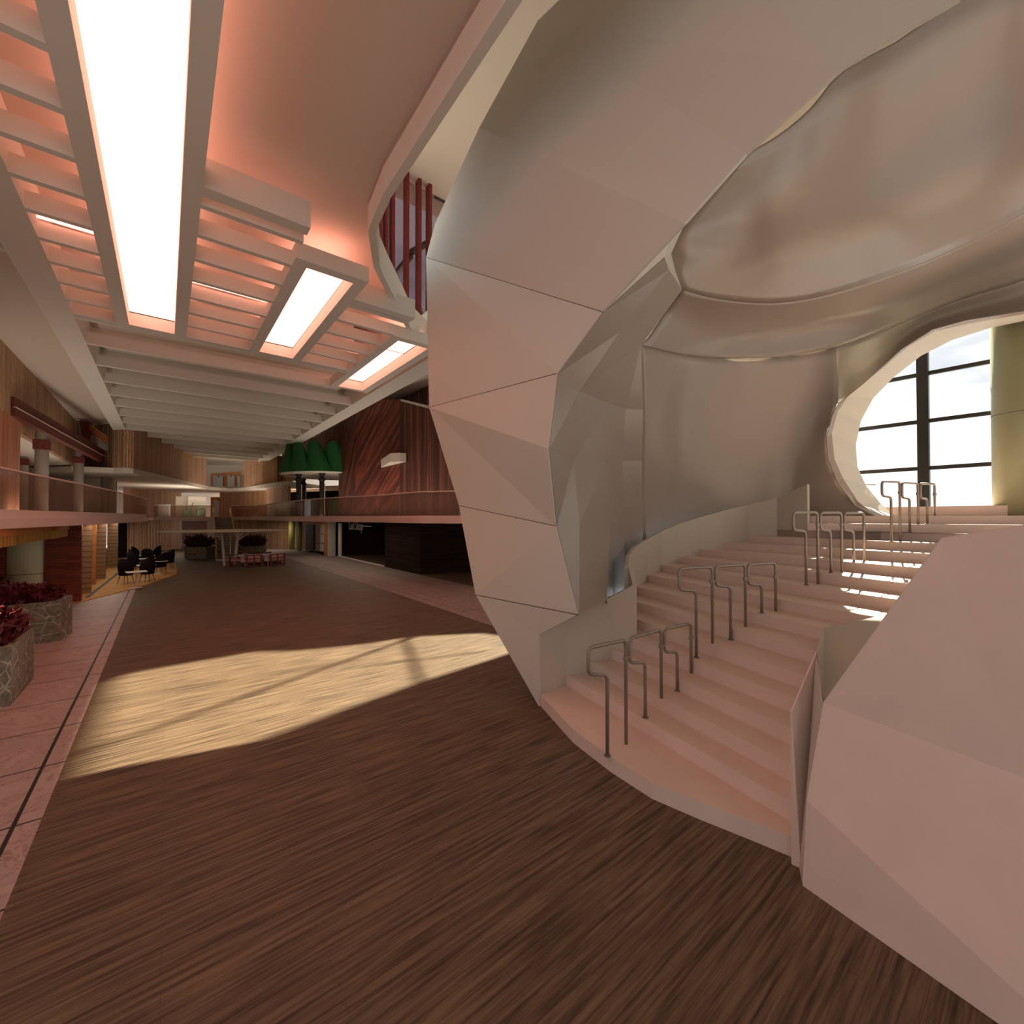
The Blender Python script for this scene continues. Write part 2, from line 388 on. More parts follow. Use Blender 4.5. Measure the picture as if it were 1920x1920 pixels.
# ================================================================== THE HALL
# floors
struct('floor', MB().box(-1.0, 7.56, -8, 62, -.2, 0), M_floorwood, 'dark brown plank floor running down the middle of the hall', 'floor')
MB_l = MB().box(-9, -1.22, -8, 26.0, -.2, .0).box(-1.19, -1.0, -8, 26.0, -.2, 0)
struct('floor_left', MB_l, M_stone, 'pink veined stone floor along the left side', 'floor')
struct('trim_1', MB().box(-1.225, -1.187, -8, 26, -.2, .001), M_black, 'black inlaid strip in the pink stone floor', 'floor strip')
struct('floor_back', MB().box(-9, -1.0, 26.0, 62, -.2, -.002), M_greystone, 'grey stone floor at the back left', 'floor')
MB_r = MB().box(7.56, 7.95, -8, 62, -.2, .001).box(7.97, 11.12, -8, 62, -.2, .001)
M_stoneR = bricked('pink_tiles', (.30, .215, .19), (.27, .20, .175), (.06, .045, .04), 1.4, 1.4, .012, coord='Object', offset=0, grain=((7, 7, 7), (.75, .75, .75), (1.2, 1.2, 1.2), .3, .7))
struct('floor_right', MB_r, M_stoneR, 'pinkish stone tile floor along the right side', 'floor')
struct('floor_shop', MB().box(11.12, 22, 13, 62, -.2, -.001), M_floorwood, 'dark plank floor inside the shop', 'floor')

# left outer wall and solid shell around the hall
struct('wall_left', MB().box(-9.2, -9.0, 9, 62, 0, 11).box(-9.2, -9.0, -8, 9, 0, .6).box(-9.2, -9.0, -8, 9, 9.2, 11).box(-9.2, -9.0, -3, -2.6, .6, 9.2).box(-9.2, -9.0, 3, 3.4, .6, 9.2), M_white, 'pale outer wall far behind the left balcony', 'wall')  # near-end openings added to bring neutral sky light onto the tunnel
struct('wall_back', MB().box(-9, 22, 72, 72.2, -.2, 11.2), M_white, 'pale wall closing the far end of the hall', 'wall')

# ceiling planes
ZB = 9.195
struct('ceiling', MB().box(-9, -2.2, -8, 72, 9.7, 9.9).box(-2.2, 8.6, 18.2, 72, 10.2, 10.3)
       .hexa([(-2.2, -8), (3.0, -8), (3.3, 8.2), (3.46, 9.46), (4.08, 10.76), (4.52, 11.35), (6.3, 13.6), (8.6, 15.4), (8.6, 18.2), (-2.2, 18.2)], 10.2, 10.3), M_ceil,
       'pale flat ceiling above the coffers', 'ceiling')
struct('ceiling_right', MB().box(8.5, 22, 15.4, 72, 11, 11.2), M_ceil, 'pale ceiling above the right balcony', 'ceiling')
# rim of the curved opening
rim = [(3.0, -8), (3.3, 8.2), (3.46, 9.46), (4.08, 10.76), (4.52, 11.35), (6.3, 13.6), (8.6, 15.4)]
struct('trim_2', MB().wall(rim, 9.55, 10.35, .16), M_beam, 'curved pale rim of the ceiling opening by the white tunnel', 'trim')
# long beams
def beam(name, x0, x1, y0, y1, label, z0=ZB, z1=10.22):
    o = MB().box(x0, x1, y0, y1, z0, z1).build(name, M_beam); return tag(o, label, 'beam', kind='structure')
beam('beam_left', -2.86, -2.18, -6, 52, 'wide pale ceiling beam on the left')
beam('beam_right', 7.72, 8.55, 13.9, 56, 'wide pale ceiling beam on the right', z1=11.05)
# three lit troughs
grp = 'lit ceiling troughs'
for (x0, x1, y0, y1, lab) in ((-1.23, .49, 1.0, 18.2, 'leftmost and longest of the three glowing ceiling troughs'),
                              (2.31, 4.02, 10.9, 18.2, 'middle glowing ceiling trough'),
                              (5.84, 7.56, 13.6, 20.7, 'rightmost glowing ceiling trough, next to the white tunnel')):
    t = thing('ceiling_light', lab, 'ceiling light', ((x0+x1)/2, (y0+y1)/2, ZB), 0, grp)
    m = MB().box(x0, x0+.30, y0, y1, ZB, 9.58).box(x1-.30, x1, y0, y1, ZB, 9.58).box(x0+.3, x1-.3, y0, y0+.3, ZB, 9.58).box(x0+.3, x1-.3, y1-.25, y1, ZB, 9.58)
    m.build('frame', M_beam, t)
    MB().box(x0+.30, x1-.30, y0+.3, y1-.25, 9.62, 9.68).build('diffuser', M_panel, t)
# cross battens in the bays between the troughs
for (x0, x1, ya) in ((-2.18, -1.23, 1.4), (.49, 2.31, 9.9), (4.02, 5.84, 12.2), (-4.3, -2.86, 9.5)):
    k = 0; y = 18.15
    while y > ya:
        if not (x0 < -3 and (y > 15.2)):
            lab = 'short pale ceiling batten, one of the row between the glowing troughs' if x0 > -3 else 'short pale ceiling batten left of the wide left beam'
            o = MB().box(x0, x1, y-.14, y, ZB, 9.55).build('ceiling_batten', M_beam)
            tag(o, lab, 'batten', 'short ceiling battens' if x0 > -3 else 'short battens beyond the left beam')
        y -= 1.12
# frames closing the near ends
struct('trim_3', MB().box(.49, 2.31, 9.6, 9.9, ZB, 9.75).box(4.02, 5.84, 12.0, 12.3, ZB, 9.75), M_beam, 'pale end frames of the ceiling bays', 'trim')
# slot lights hidden in the coffers: thin glowing strips
for (x0, x1, y, lab) in ((.49, 2.31, 10.15, 'thin glowing strip at the near end of the middle ceiling bay'), (.49, 2.31, 14.5, 'thin glowing strip halfway along the middle ceiling bay'),
                         (4.02, 5.84, 12.55, 'thin glowing strip in the right ceiling bay'), (-2.18, -1.23, 13.4, 'thin glowing strip in the left ceiling bay')):
    tag(MB().box(x0, x1, y, y+.05, 9.56, 9.62).build('strip_light', M_panel), lab, 'strip light', 'strip lights in the ceiling bays')
# long battens over the rest of the hall
LB = 'long pale battens across the hall ceiling'
y = 18.3
tag(MB().box(-2.18, 5.84, 18.2, 18.45, ZB, 9.46).build('ceiling_batten', M_beam), 'long ceiling batten closing off the glowing troughs', 'batten')
ys = [20.75+2.68*k for k in range(13)]
names = ['nearest', 'second', 'third', 'fourth', 'fifth', 'sixth', 'seventh', 'eighth', 'ninth', 'tenth', 'eleventh', 'twelfth', 'thirteenth']
for k, y in enumerate(ys):
    tag(MB().box(-2.18, 5.84 if k == 0 else 7.72, y, y+.16, ZB, 9.60).build('ceiling_batten', M_beam), names[k]+' of the long plain battens across the hall ceiling', 'batten', LB)
    if k: tag(MB().box(-2.18, 7.72, y-1.34, y-1.20, 9.75, 10.2).build('ceiling_rib', M_beam), 'shallow rib on the ceiling behind the '+names[k-1]+' long batten', 'rib', 'shallow ceiling ribs')

# ---------------------------------------------------------------- left upper level
struct('wall_left_upper', MB().wall([(-4.75, 12), (-4.75, 40.7)], 6.7, 9.72, .2), M_slat, 'slatted wood wall above the left gallery', 'wall')
struct('wall_left_near', MB().wall([(-3.6, 9), (-3.6, 20.4), (-6, 20.4)], 3.3, 6.2, .2), M_slatwarm, 'orange lit slatted wood wall standing on the left balcony', 'wall')
struct('ceiling_gallery', MB().box(-9, -4.95, -8, 46, 6.7, 6.9), M_white, 'pale ceiling inside the left gallery', 'ceiling')
# red beam across the gallery
b0 = Vector((-4.62, 25.4)); b1 = Vector((-3.1, 44.2))
t = thing('gallery_beam', 'long dark red timber beam above the left gallery columns', 'beam', (b0.x, b0.y, 7))
MB().wall([b0, b1], [7.16, 6.95], [7.50, 7.42], .25).build('lower_board', M_red, t)
MB().wall([b0-Vector((.03, 0)), b1-Vector((.03, 0))], [7.53, 7.44], [7.92, 7.86], .25).build('upper_board', M_red, t)
MB().wall([b0+Vector((.02, 0)), b1+Vector((.02, 0))], [7.495, 7.415], [7.535, 7.445], .1).build('fillet', M_pinktrim, t)
# curved far upper slat wall, floor slab below
up = [at(213, 877, z=6.6), at(230, 876.5, z=6.6), at(250, 878, z=6.6), at(300, 890, z=6.6), at(345, 901, z=6.6), at(370, 907, z=6.6), at(388, 911, z=6.6)]
upxy = [xy(p) for p in up]
struct('wall_back_upper_left', MB().wall(upxy, 6.62, 9.8, .2), M_slat, 'curved slatted wood wall high at the back left', 'wall')
struct('wall_gallery_end', MB().wall([(-4.75, 40.7), (-4.2, 43.0), upxy[0]], 6.6, 9.72, .2), M_slatwide, 'wide slatted wood wall at the end of the left gallery', 'wall')
rt = [at(458, 914, z=6.6), at(470, 912, z=6.6), at(500, 907, z=6.6), at(528, 903, z=6.6), at(541, 902, z=6.6)]
rtxy = [xy(p) for p in rt]
struct('ceiling_mid', MB().hexa(upxy[::1]+[xy(at(395, 913, z=6.6)), xy(at(430, 916, z=6.6))]+rtxy+[(14, 50), (14, 72), (-9, 72), (-9, 46), (-4.9, 40.8)], 6.25, 6.6), M_white, 'pale underside of the upper floor at the back of the hall', 'ceiling')
wr = [xy(at(458, 862, z=9.7)), xy(at(492, 855, z=9.7)), xy(at(520, 855, z=9.7)), xy(at(529, 857, z=9.7))]
struct('wall_back_upper_right', MB().wall(wr, 6.6, 9.8, .2), M_slat, 'curved slatted wood wall high at the back right', 'wall')
struct('wall_upper_far', MB().wall([xy(at(380, 900, t=56)), xy(at(470, 900, t=56))], 6.6, 9.9, .2), M_white, 'pale wall behind the upper back bridge', 'wall')
# upper doors in a red frame
t = thing('door_frame_unit', 'dark orange frame with three pale doors on the upper back bridge', 'door', at(423, 911, t=54.5))
MB().slab([at(395, 888, t=54.5), at(452, 884, t=54.5), at(452, 912, t=54.5), at(395, 912, t=54.5)], (0, .2, 0)).build('frame', M_orange, t)
for x0, x1, y0 in ((400, 418, 892), (426.5, 440, 891), (445, 451, 890)):
    d = MB().slab([at(x0, y0, t=54.3), at(x1, y0, t=54.3), at(x1, 912, t=54.3), at(x0, 912, t=54.3)], (0, .1, 0)).build('door_leaf', plain('grey_door', (.42, .42, .40), .5) if 'grey_door' not in MATS else MATS['grey_door'], t)
    MB().slab([at((x0+x1)/2-1.3, y0+.6, t=54.2), at((x0+x1)/2+1.3, y0+.6, t=54.2), at((x0+x1)/2+1.3, y0+2.2, t=54.2), at((x0+x1)/2-1.3, y0+2.2, t=54.2)], (0, .05, 0)).build('door_closer', M_black, d)

# slanted red box with stripes high on the left
t = thing('wall_sculpture', 'slanted dark red box with striped side panel above the far end of the red beam', 'sculpture', at(165, 840, t=28.5))
def quad(pts, T, off): return MB().slab([at(x, y, t=T) for x, y in pts], off)
quad([(148.5, 788), (162, 789), (167, 825), (153, 816)], 28.6, (.1, .3, 0)).build('red_face', M_red, t)
quad([(162, 789), (168, 790), (168, 826), (167, 825)], 28.5, (.1, .4, 0)).build('side_board', M_redframe, t)
for k in range(5):
    o = k*4.2
    x0 = 168 if k < 3 else 178
    y0 = 796+o+(0 if k < 3 else 7)
    quad([(x0, y0), (197, 817+o*.85), (197, 819+o*.85), (x0, y0+2.2)], 28.4+.05*k, (.1, .2, 0)).build('stripe', M_orange, t)
quad([(167, 813), (180, 817), (198, 832), (199, 843), (193, 843), (168, 826)], 28.6, (.1, .2, 0)).build('ribbed_panel', M_greystripe, t)

# gallery columns with red capitals
def gallery_column(px, ptop, pcap0, pcap1, w, T, lab):
    c = at(px, 960, t=T); r = w/2*T/FPX
    t = thing('gallery_column', lab, 'column', (c.x, c.y, 3.3), 0, 'columns of the left gallery')
    zt = EYE+(970-ptop)/FPX*T; z0 = EYE+(970-pcap0)/FPX*T; z1 = EYE+(970-pcap1)/FPX*T
    MB().lathe([(r, 3.3), (r, z1)], (c.x, c.y, 0), 20).build('shaft', M_greystripe, t)
    MB().lathe([(r*1.02, z0), (r*.96, zt)], (c.x, c.y, 0), 20).build('neck', M_greystripe, t)
    q = r*1.12
    MB().box(c.x-q, c.x+q, c.y-q, c.y+q, z1, z0).build('capital', M_red, t, bevel=.02)
gallery_column(77, 812, 825, 844, 19, 19, 'nearest and thickest gallery column with a red capital')
gallery_column(146, 847, 857, 869, 14.5, 27, 'gallery column with a red capital under the middle of the red beam')
gallery_column(196.5, 870, 876, 886, 12, 33, 'far gallery column with a red capital near the end of the red beam')
gallery_column(43, 848, 860, 872, 13, 25, 'gallery column just right of the orange lit wood wall')
gallery_column(92, 870, 880, 889, 10.5, 31, 'thin gallery column behind, right of the nearest column')
gallery_column(66, 862, 871, 883, 9, 30, 'gallery column mostly hidden behind the nearest column')
gallery_column(212, 880, 888, 896, 10, 36, 'farthest gallery column at the slatted back wall')
struct('wall_gallery_back', MB().wall([(-9, 50), (-3.2, 47)], 3.3, 6.7, .2), M_white, 'pale end wall inside the left gallery', 'wall')
tag(MB().box(-8.2, -7.8, 24, 42, 3.3, 4.3).build('display_case', M_orange), 'long low orange wood case inside the left gallery', 'case')

# ---------------------------------------------------------------- balconies
def smooth_path(pts, n=6):
    out = []
    P = [Vector(p) for p in pts]
    for i in range(len(P)-1):
        a = P[max(i-1, 0)]; b = P[i]; c = P[i+1]; d = P[min(i+2, len(P)-1)]
        for k in range(n):
            u = k/n
            out.append(.5*((2*b)+(c-a)*u+(2*a-5*b+4*c-d)*u*u+(3*b-a-3*c+d)*u**3))
    out.append(P[-1]); return out
EL = smooth_path([(-4.2, 5.0), (-3.55, 10.0), (-2.95, 14.7), (-2.6, 17.7), (-2.15, 21.0), (-1.55, 27), (-1.0, 33.0), (-.85, 35)])
def balcony(name, edge, inner, label, z0=2.93, z1=3.17):
    poly = [tuple(p) for p in edge]+inner
    t = struct(name, MB().hexa(poly, z0, z1), M_pinktrim, label, 'balcony')
    return t
balcony('balcony_left', EL, [(-1.6, 36.0), (-1.6, 46), (-9, 46), (-9, 5.0)], 'pale edged balcony floor slab on the left side')
def inset(edge, d, side):
    out = []
    for i, p in enumerate(edge):
        q = (edge[min(i+1, len(edge)-1)]-edge[max(i-1, 0)]).normalized(); out.append(p+Vector((-q.y, q.x))*d*side)
    return out
def balustrade(name, edge, label, cuts, zk=3.25, zt=4.33, col=M_glass):
    c = edge[len(edge)//2]
    t = thing(name, label, 'balustrade', (c.x, c.y, 3.17))
    MB().wall([tuple(p) for p in edge], 3.165, zk, .10).build('kerb', M_pinktrim, t)
    MB().tube([(p.x, p.y, zt) for p in edge], .028, 8).build('handrail', M_pinktrim, t)
    # panes cut to length
    L = [0]
    for i in range(1, len(edge)): L.append(L[-1]+(edge[i]-edge[i-1]).length)
    def pos(s):
        for i in range(1, len(edge)):
            if L[i] >= s: u = (s-L[i-1])/(L[i]-L[i-1]); return edge[i-1].lerp(edge[i], u)
        return edge[-1]
    n = cuts
    for k in range(n):
        s0 = L[-1]*k/n+.012; s1 = L[-1]*(k+1)/n-.012
        MB().wall([tuple(pos(s0)), tuple(pos((s0+s1)/2)), tuple(pos(s1))], zk, zt-.02, .014).build('glass_pane', col, t)
    return t
balustrade('glass_balustrade', inset(EL, .06, 1), 'long curved glass balustrade on the left balcony', 11, zk=3.38)
ER = smooth_path([(10.8, 15.2), (9.9, 16.0), (9.3, 17.0), (8.75, 18.2), (8.45, 22.5), (7.6, 26.0), (7.0, 30), (6.9, 38), (6.9, 44)])
balcony('balcony_right', ER, [(6.9, 52), (22, 52), (22, 15.2)], 'pale edged balcony floor slab on the right side')
balustrade('glass_balustrade', inset(ER, .06, -1), 'long curved glass balustrade on the right balcony', 12, zk=3.27)
EB1 = [Vector(xy(at(288, 970, t=41))), Vector(xy(at(340, 970, t=42))), Vector(xy(at(398, 970, t=42.8)))]
EB2 = [Vector(xy(at(433, 970, t=42.8))), Vector(xy(at(470, 970, t=42.5))), Vector(xy(at(500, 970, t=40)))]+[Vector((6.95, 43.8))]
balcony('balcony_back', EB1+EB2, [(12, 44.0), (12, 70), (-9, 70), (-9, 46), (-1.6, 46)], 'pale edged balcony floor slab across the back')
balustrade('glass_balustrade', EB1, 'straight glass balustrade at the back, left of the far stairs', 4)
balustrade('glass_balustrade', EB2[:3], 'glass balustrade at the back, right of the far stairs', 4)

# ---------------------------------------------------------------- middle level walls at the back
struct('wall_mid_left', MB().wall([xy(at(236, 930, t=44)), xy(at(248, 930, t=46)), xy(at(340, 930, t=54))], 3.17, 6.6, .2), M_slat, 'slatted wood wall behind the back balcony, left', 'wall')
struct('wall_mid_right', MB().wall([xy(at(412, 930, t=54)), xy(at(440, 930, t=53)), xy(at(499, 930, t=50)), xy(at(500, 930, t=46.5)), xy(at(541, 930, t=42))], 3.17, 6.6, .2), M_slat, 'slatted wood wall behind the back balcony, right', 'wall')
struct('wall_mid_centre', MB().wall([xy(at(330, 930, t=60)), xy(at(415, 930, t=60))], 3.17, 6.6, .2), M_white, 'pale wall behind the exhibits on the back balcony', 'wall')
t = thing('door_unit', 'tall pale door in an orange frame at the top of the far stairs', 'door', at(404, 969, t=52))
quad([(395, 932), (411.5, 932), (411.5, 970.4), (395, 970.4)], 52, (.05, .2, 0)).build('frame', M_orange, t)
d = quad([(401, 937), (410.5, 937), (410.5, 969), (401, 969)], 51.8, (.02, .1, 0)).build('door_leaf', MATS['grey_door'], t)
quad([(408, 937), (410.3, 937), (410.3, 938.5), (408, 938.5)], 51.7, (.02, .05, 0)).build('door_closer', M_black, d)
# exhibits
for px, lab in ((352, 'left pale exhibit case with a mint green base behind the back balustrade'), (375, 'right pale exhibit case with a mint green base behind the back balustrade')):
    c = at(px, 965, t=46)
    t = thing('exhibit_case', lab, 'exhibit', (c.x, c.y, 3.17))
    MB().lathe([(.40, 3.17), (.40, 3.95), (.12, 4.05), (.12, 4.55)], (c.x, c.y, 0), 16).build('pedestal', M_mint, t)
    MB().box(c.x-1.0, c.x+.55, c.y+.7, c.y+.75, 3.17, 5.4).build('backboard', M_white, t)
tag(MB().tube([at(357, 955, t=45.8), at(362, 944, t=45.8), at(361, 943, t=45.8)], .06, 6).build('robot_arm', M_greystripe), 'thin grey jointed arm rising from the left exhibit', 'arm')
tag(quad([(296, 946), (320, 946), (320, 970.6), (296, 970.6)], 43.5, (0, .06, 0)).build('projection_screen', plain('pale_blue_screen', (.52, .56, .58), .5)), 'pale blue square screen behind the back balustrade on the left', 'screen')

# ---------------------------------------------------------------- ground floor, back
struct('wall_back_low_left', MB().wall([xy(at(237, 1038, z=0)), xy(at(340, 1029, z=0))], 0, 2.95, .2), M_slat, 'slatted wood wall at ground level, back left', 'wall')
struct('wall_back_low_right', MB().wall([xy(at(437, 1027, z=0)), xy(at(490, 1027.5, z=0)), xy(at(543, 1029, z=0))], 0, 2.95, .2), M_slat, 'slatted wood wall at ground level, back right', 'wall')
struct('wall_back_low_centre', MB().wall([xy(at(330, 1024, z=0)), xy(at(440, 1024, z=0))], 0, 2.95, .2), M_white, 'pale wall at ground level behind the far stairs', 'wall')
wc0 = at(341, 1015, t=46.8); wc1 = at(389, 1015, t=46.8)
tag(quad([(341, 977), (389, 977), (389, 1013), (341, 1013)], 46.8, (.06, .06, 0)).build('mural', M_mural), 'large brownish red patterned mural on the back wall left of the far stairs', 'mural')
tag(quad([(341, 1017), (391, 1017), (391, 1024), (341, 1024)], 46, (.2, .4, 0)).build('wall_shelf', M_white), 'low pale shelf below the brownish red mural', 'shelf')
struct('door_1', MB().wall([xy(at(222, 1047, z=0)), xy(at(238, 1046, z=0))], 0, 2.9, .15), M_door_black, 'tall black doorway at the back left under the balcony', 'door')

# far staircase
bl = at(405, 1052, z=0); brr = at(439, 1052, z=0)
bl = Vector((bl.x, bl.y)); brr = bl+(Vector((brr.x, brr.y))-bl).normalized()*1.55
tl = Vector(xy(at(399, 970, t=42.4))); trr = Vector(xy(at(431.5, 970, t=42.4)))
t = thing('far_staircase', 'grey straight staircase with ochre sides rising to the back balcony', 'staircase', (bl.x, bl.y, 0))
N = 17
for k in range(N):
    a = bl.lerp(tl, k/N); b = brr.lerp(trr, k/N); c = brr.lerp(trr, (k+1)/N); d = bl.lerp(tl, (k+1)/N)
    z = 3.17*(k+1)/N
    MB().hexa([a, b, c, d], z-.30, z-.02).build('step', M_tread, t)
    MB().hexa([a.lerp(d, -.12), b.lerp(c, -.12), c, d], z-.02, z).build('nosing', M_greystripe, t)
for (a, b, nm) in ((bl, tl, 'l'), (brr, trr, 'r')):
    MB().wall([a, b], [.05, 3.0], [.42, 3.6], .10).build('stringer', M_yellowrail, t)
    MB().wall([a, b, b.lerp(b+(b-a).normalized(), 1)], [.5, 3.65, 3.65], [.95, 4.15, 4.15], .06).build('side_rail', M_yellowrail, t)

# flat canopy on branching posts
cc = at(427, 995, t=28.8)
t = thing('flat_canopy', 'thin white round canopy on slender branching posts in front of the far stairs', 'canopy', (cc.x, cc.y, 0))
MB().lathe([(3.5, 2.29), (3.68, 2.31), (3.5, 2.33)], (cc.x, cc.y, 0), 40).build('disc', M_white, t)
for (bx, tx, T, br, r) in ((421, 415.5, 28.6, ((395, 996), (404, 996), (410, 996)), .075), (431.5, 432, 28.9, ((427, 996), (437, 996)), .03), (440, 446, 28.6, ((472, 996), (456, 996), (450, 996)), .075)):
    a = at(bx, 970+3.195*FPX/T, t=T); b = at(tx, 970+.9*FPX/T, t=T)
    p = MB().tube([(a.x, a.y, 0), (b.x, b.y, 2.30)], r, 8).build('post', M_white, t)
    for (qx, qy) in br:
        f = .72; s = Vector((a.x+(b.x-a.x)*f, a.y+(b.y-a.y)*f, 2.30*f)); e = at(qx, qy, t=T); e.z = 2.29
        MB().tube([s, e], r*.5, 6).build('branch', M_white, p)

# ---------------------------------------------------------------- ground floor, left
struct('deck', MB().hexa([(-2.5, 22.85), (-.95, 25.9), (.5, 30.5), (.62, 34.5), (.46, 38.9), (0, 44.4), (-2.8, 46), (-6, 46), (-6, 22.85)], -.05, .03), M_deck, 'yellow timber deck under the left balcony', 'deck')
struct('trim_4', MB().wall([(-2.33, 23.8), (-1.6, 45)], .02, .034, .12), M_door_black, 'thin dark inlaid line along the yellow deck', 'floor strip')
struct('wall_left_low', MB().wall([(-6.5, 23), (-4.38, 23)], 0, 2.95, .3), M_brick, 'dark red boarded wall left of the cream column', 'wall')
struct('wall_left_low_board', MB().wall([(-3.42, 23), (-2.47, 23)], 0, 2.95, .3), M_brick, 'dark red boarded wall right of the cream column', 'wall')
t = thing('cream_column', 'broad cream column with thin red bands behind the left planters', 'column', (-3.9, 23.4, 0))
MB().lathe([(.62, 0), (.62, 2.95)], (-3.9, 23.5, 0), 40).build('shaft', M_cream, t, smooth=False)
for z in (.25, 1.15): MB().lathe([(.625, z), (.625, z+.02)], (-3.9, 23.5, 0), 40).build('band', M_red, t)
LV = (('nearest', 150, 171, 1114.5), ('middle', 178, 198, 1087), ('farthest', 200.5, 220, 1066))
for nm, x0, x1, yb in LV:
    a = at(x0, yb, z=0); b = on_wall((x1, yb), a, a+Vector((1, 0, 0)))
    tag(MB().wall([xy(a), (b.x, a.y)], 0, 2.9, .12).build('louvre_screen', M_louvre), nm+' of the three tan boarded screens on the yellow deck', 'screen')
a = at(174, 1097, z=0)
tag(MB().box(a.x-.12, a.x+.10, a.y-.1, a.y+.1, 0, 2.9).build('timber_post', M_orange), 'orange timber post between the first two boarded screens', 'post')
a = at(219.5, 1056, z=0)
tag(MB().box(a.x-.04, a.x+.04, a.y-.05, a.y+.05, 0, .95).build('bollard', M_white), 'slim white bollard beside the black doorway', 'bollard')
# slatted timber canopy below the balcony edge
t = thing('timber_pergola', 'orange slatted timber canopy hanging under the left balcony', 'pergola', (-3.0, 20, 2.5))
MB().box(-5.5, -2.92, 8.5, 21.0, 2.74, 2.93).box(-5.5, -2.80, 21.0, 31, 2.76, 2.93).build('soffit', M_orange, t)
ky = 10.0; k = 0
while ky < 29 and k < 60:
    if not (16.3 < ky < 17.1):
        MB().box(-3.05 if ky < 20 else -2.95, -2.92 if ky < 20 else -2.82, ky, ky+.12, 2.50, 2.75).build('slat', M_yellowrail, t)
    ky += .31; k += 1
MB().box(-3.3, -3.06, 8.5, 29, 2.50, 2.74).build('back_rail', M_yellowrail, t)

# planters with crimson shrubs
def planter(name, poly, h, label, lab2, dens, ht, ledge=None, dark=False, seed=1):
    random.seed(seed)
    cx = sum(p[0] for p in poly)/len(poly); cy = sum(p[1] for p in poly)/len(poly)
    t = thing('stone_planter', label, 'planter', (cx, cy, 0))
    MB().hexa(poly, 0, h-.02).build('stone_box', M_crazy, t)
    inn = [(cx+(p[0]-cx)*.90, cy+(p[1]-cy)*.86) for p in poly]
    MB().hexa(inn, h-.03, h+.03).build('soil', M_soil, t)
    n = len(poly)
    rm = MB()
    for i in range(n):
        j = (i+1) % n; rm.hexa([poly[i], poly[j], inn[j], inn[i]], h-.02, h+.06)
    rm.build('rim', M_crazy, t)
    if ledge:
        MB().hexa(ledge, h*.55, h*.55+.07).build('seat_ledge', M_orange, t)
    m = MB()
    for _ in range(dens):
        a = random.random(); b = random.random()
        q = [Vector((*p, 0)) for p in inn]
        c = q[0].lerp(q[1], a).lerp(q[3].lerp(q[2], a), b) if n == 4 else q[0]
        c.z = h
        hh = ht*random.uniform(.25, 1.0)*(1-.5*abs(2*a-1)**3)
        az = random.uniform(0, 2*math.pi); tl = random.uniform(.15, .8)
        d = Vector((math.cos(az)*tl, math.sin(az)*tl, 1)).normalized()
        base = c+d*hh*.45*random.random(); tip = c+d*hh*1.15
        mid = base.lerp(tip, .55)+Vector((0, 0, .04)); w = random.uniform(.035, .075)*(1.6 if dark else 1.0)
        s = d.cross(Vector((random.uniform(-1, 1), random.uniform(-1, 1), .2))).normalized()*w
        tip.z -= hh*.18*random.random()
        m.add([base, mid+s, tip, mid-s], [[0, 1, 2, 3]])
        if random.random() < .5:
            s2 = s.cross(d).normalized()*w; m.add([mid, mid.lerp(tip, .5)+s2+d*.05, tip+s2*2.6-d*.02, mid.lerp(tip, .4)-s2*.2], [[0, 1, 2, 3]])
    sh = thing('red_shrub', lab2, 'shrub', (cx, cy, h))
    m.build('foliage', M_leafdark if dark else M_leaf, sh)
    st = MB()
    for _ in range(14):
        a = random.random(); b = random.random(); q = [Vector((*p, 0)) for p in inn]; c = q[0].lerp(q[1], a).lerp(q[3].lerp(q[2], a), b)
        st.tube([(c.x, c.y, h), (c.x+random.uniform(-.08, .08), c.y+random.uniform(-.08, .08), h+ht*.6)], .012, 5)
    st.build('stems', M_soil, sh)
planter('a', [(-4.9, 15.65), (-2.10, 16.12), (-2.0, 17.1), (-4.9, 17.3)], .98, 'grey crazy-paved stone planter in the middle, long side facing the hall', 'dark crimson shrub in the middle stone planter', 850, .62, seed=3)
planter('b', [(-3.6, 10.6), (-2.03, 11.1), (-2.02, 12.7), (-3.6, 12.6)], .95, 'nearest grey crazy-paved stone planter, at the left edge', 'bright crimson shrub in the nearest stone planter', 750, .72,
        ledge=[(-3.4, 10.55), (-2.28, 10.9), (-2.33, 11.3), (-3.4, 11.2)], seed=4)
planter('c', [(-5.4, 19.0), (-3.85, 19.1), (-3.75, 20.3), (-5.4, 20.4)], .95, 'grey crazy-paved stone planter behind, in front of the cream column', 'dark red shrub in the rear planter by the cream column', 420, .75, seed=5)
pl = at(347, 1049, z=0); pr = at(392, 1049, z=0)
def far_planter(x0, x1, yb, lab, lab2, seed, T=None):
    a = at(x0, yb, z=0); b = at(x1, yb, z=0); d = (b-a).normalized(); n = Vector((-d.y, d.x, 0))
    if n.y < 0: n = -n
    poly = [xy(a), xy(b), xy(b+n*1.0), xy(a+n*1.0)]
    planter('f', poly, .85, lab, lab2, 380, 1.15, ledge=[xy(a+d*.3-n*.12), xy(b-d*.6-n*.12), xy(b-d*.6+n*.1), xy(a+d*.3+n*.1)], dark=True, seed=seed)
far_planter(346, 386, 1048, 'far grey stone planter left of the far stairs', 'bushy maroon shrub left of the far stairs', 8)
far_planter(445, 486, 1046, 'far grey stone planter right of the far stairs', 'bushy maroon shrub right of the far stairs', 9)

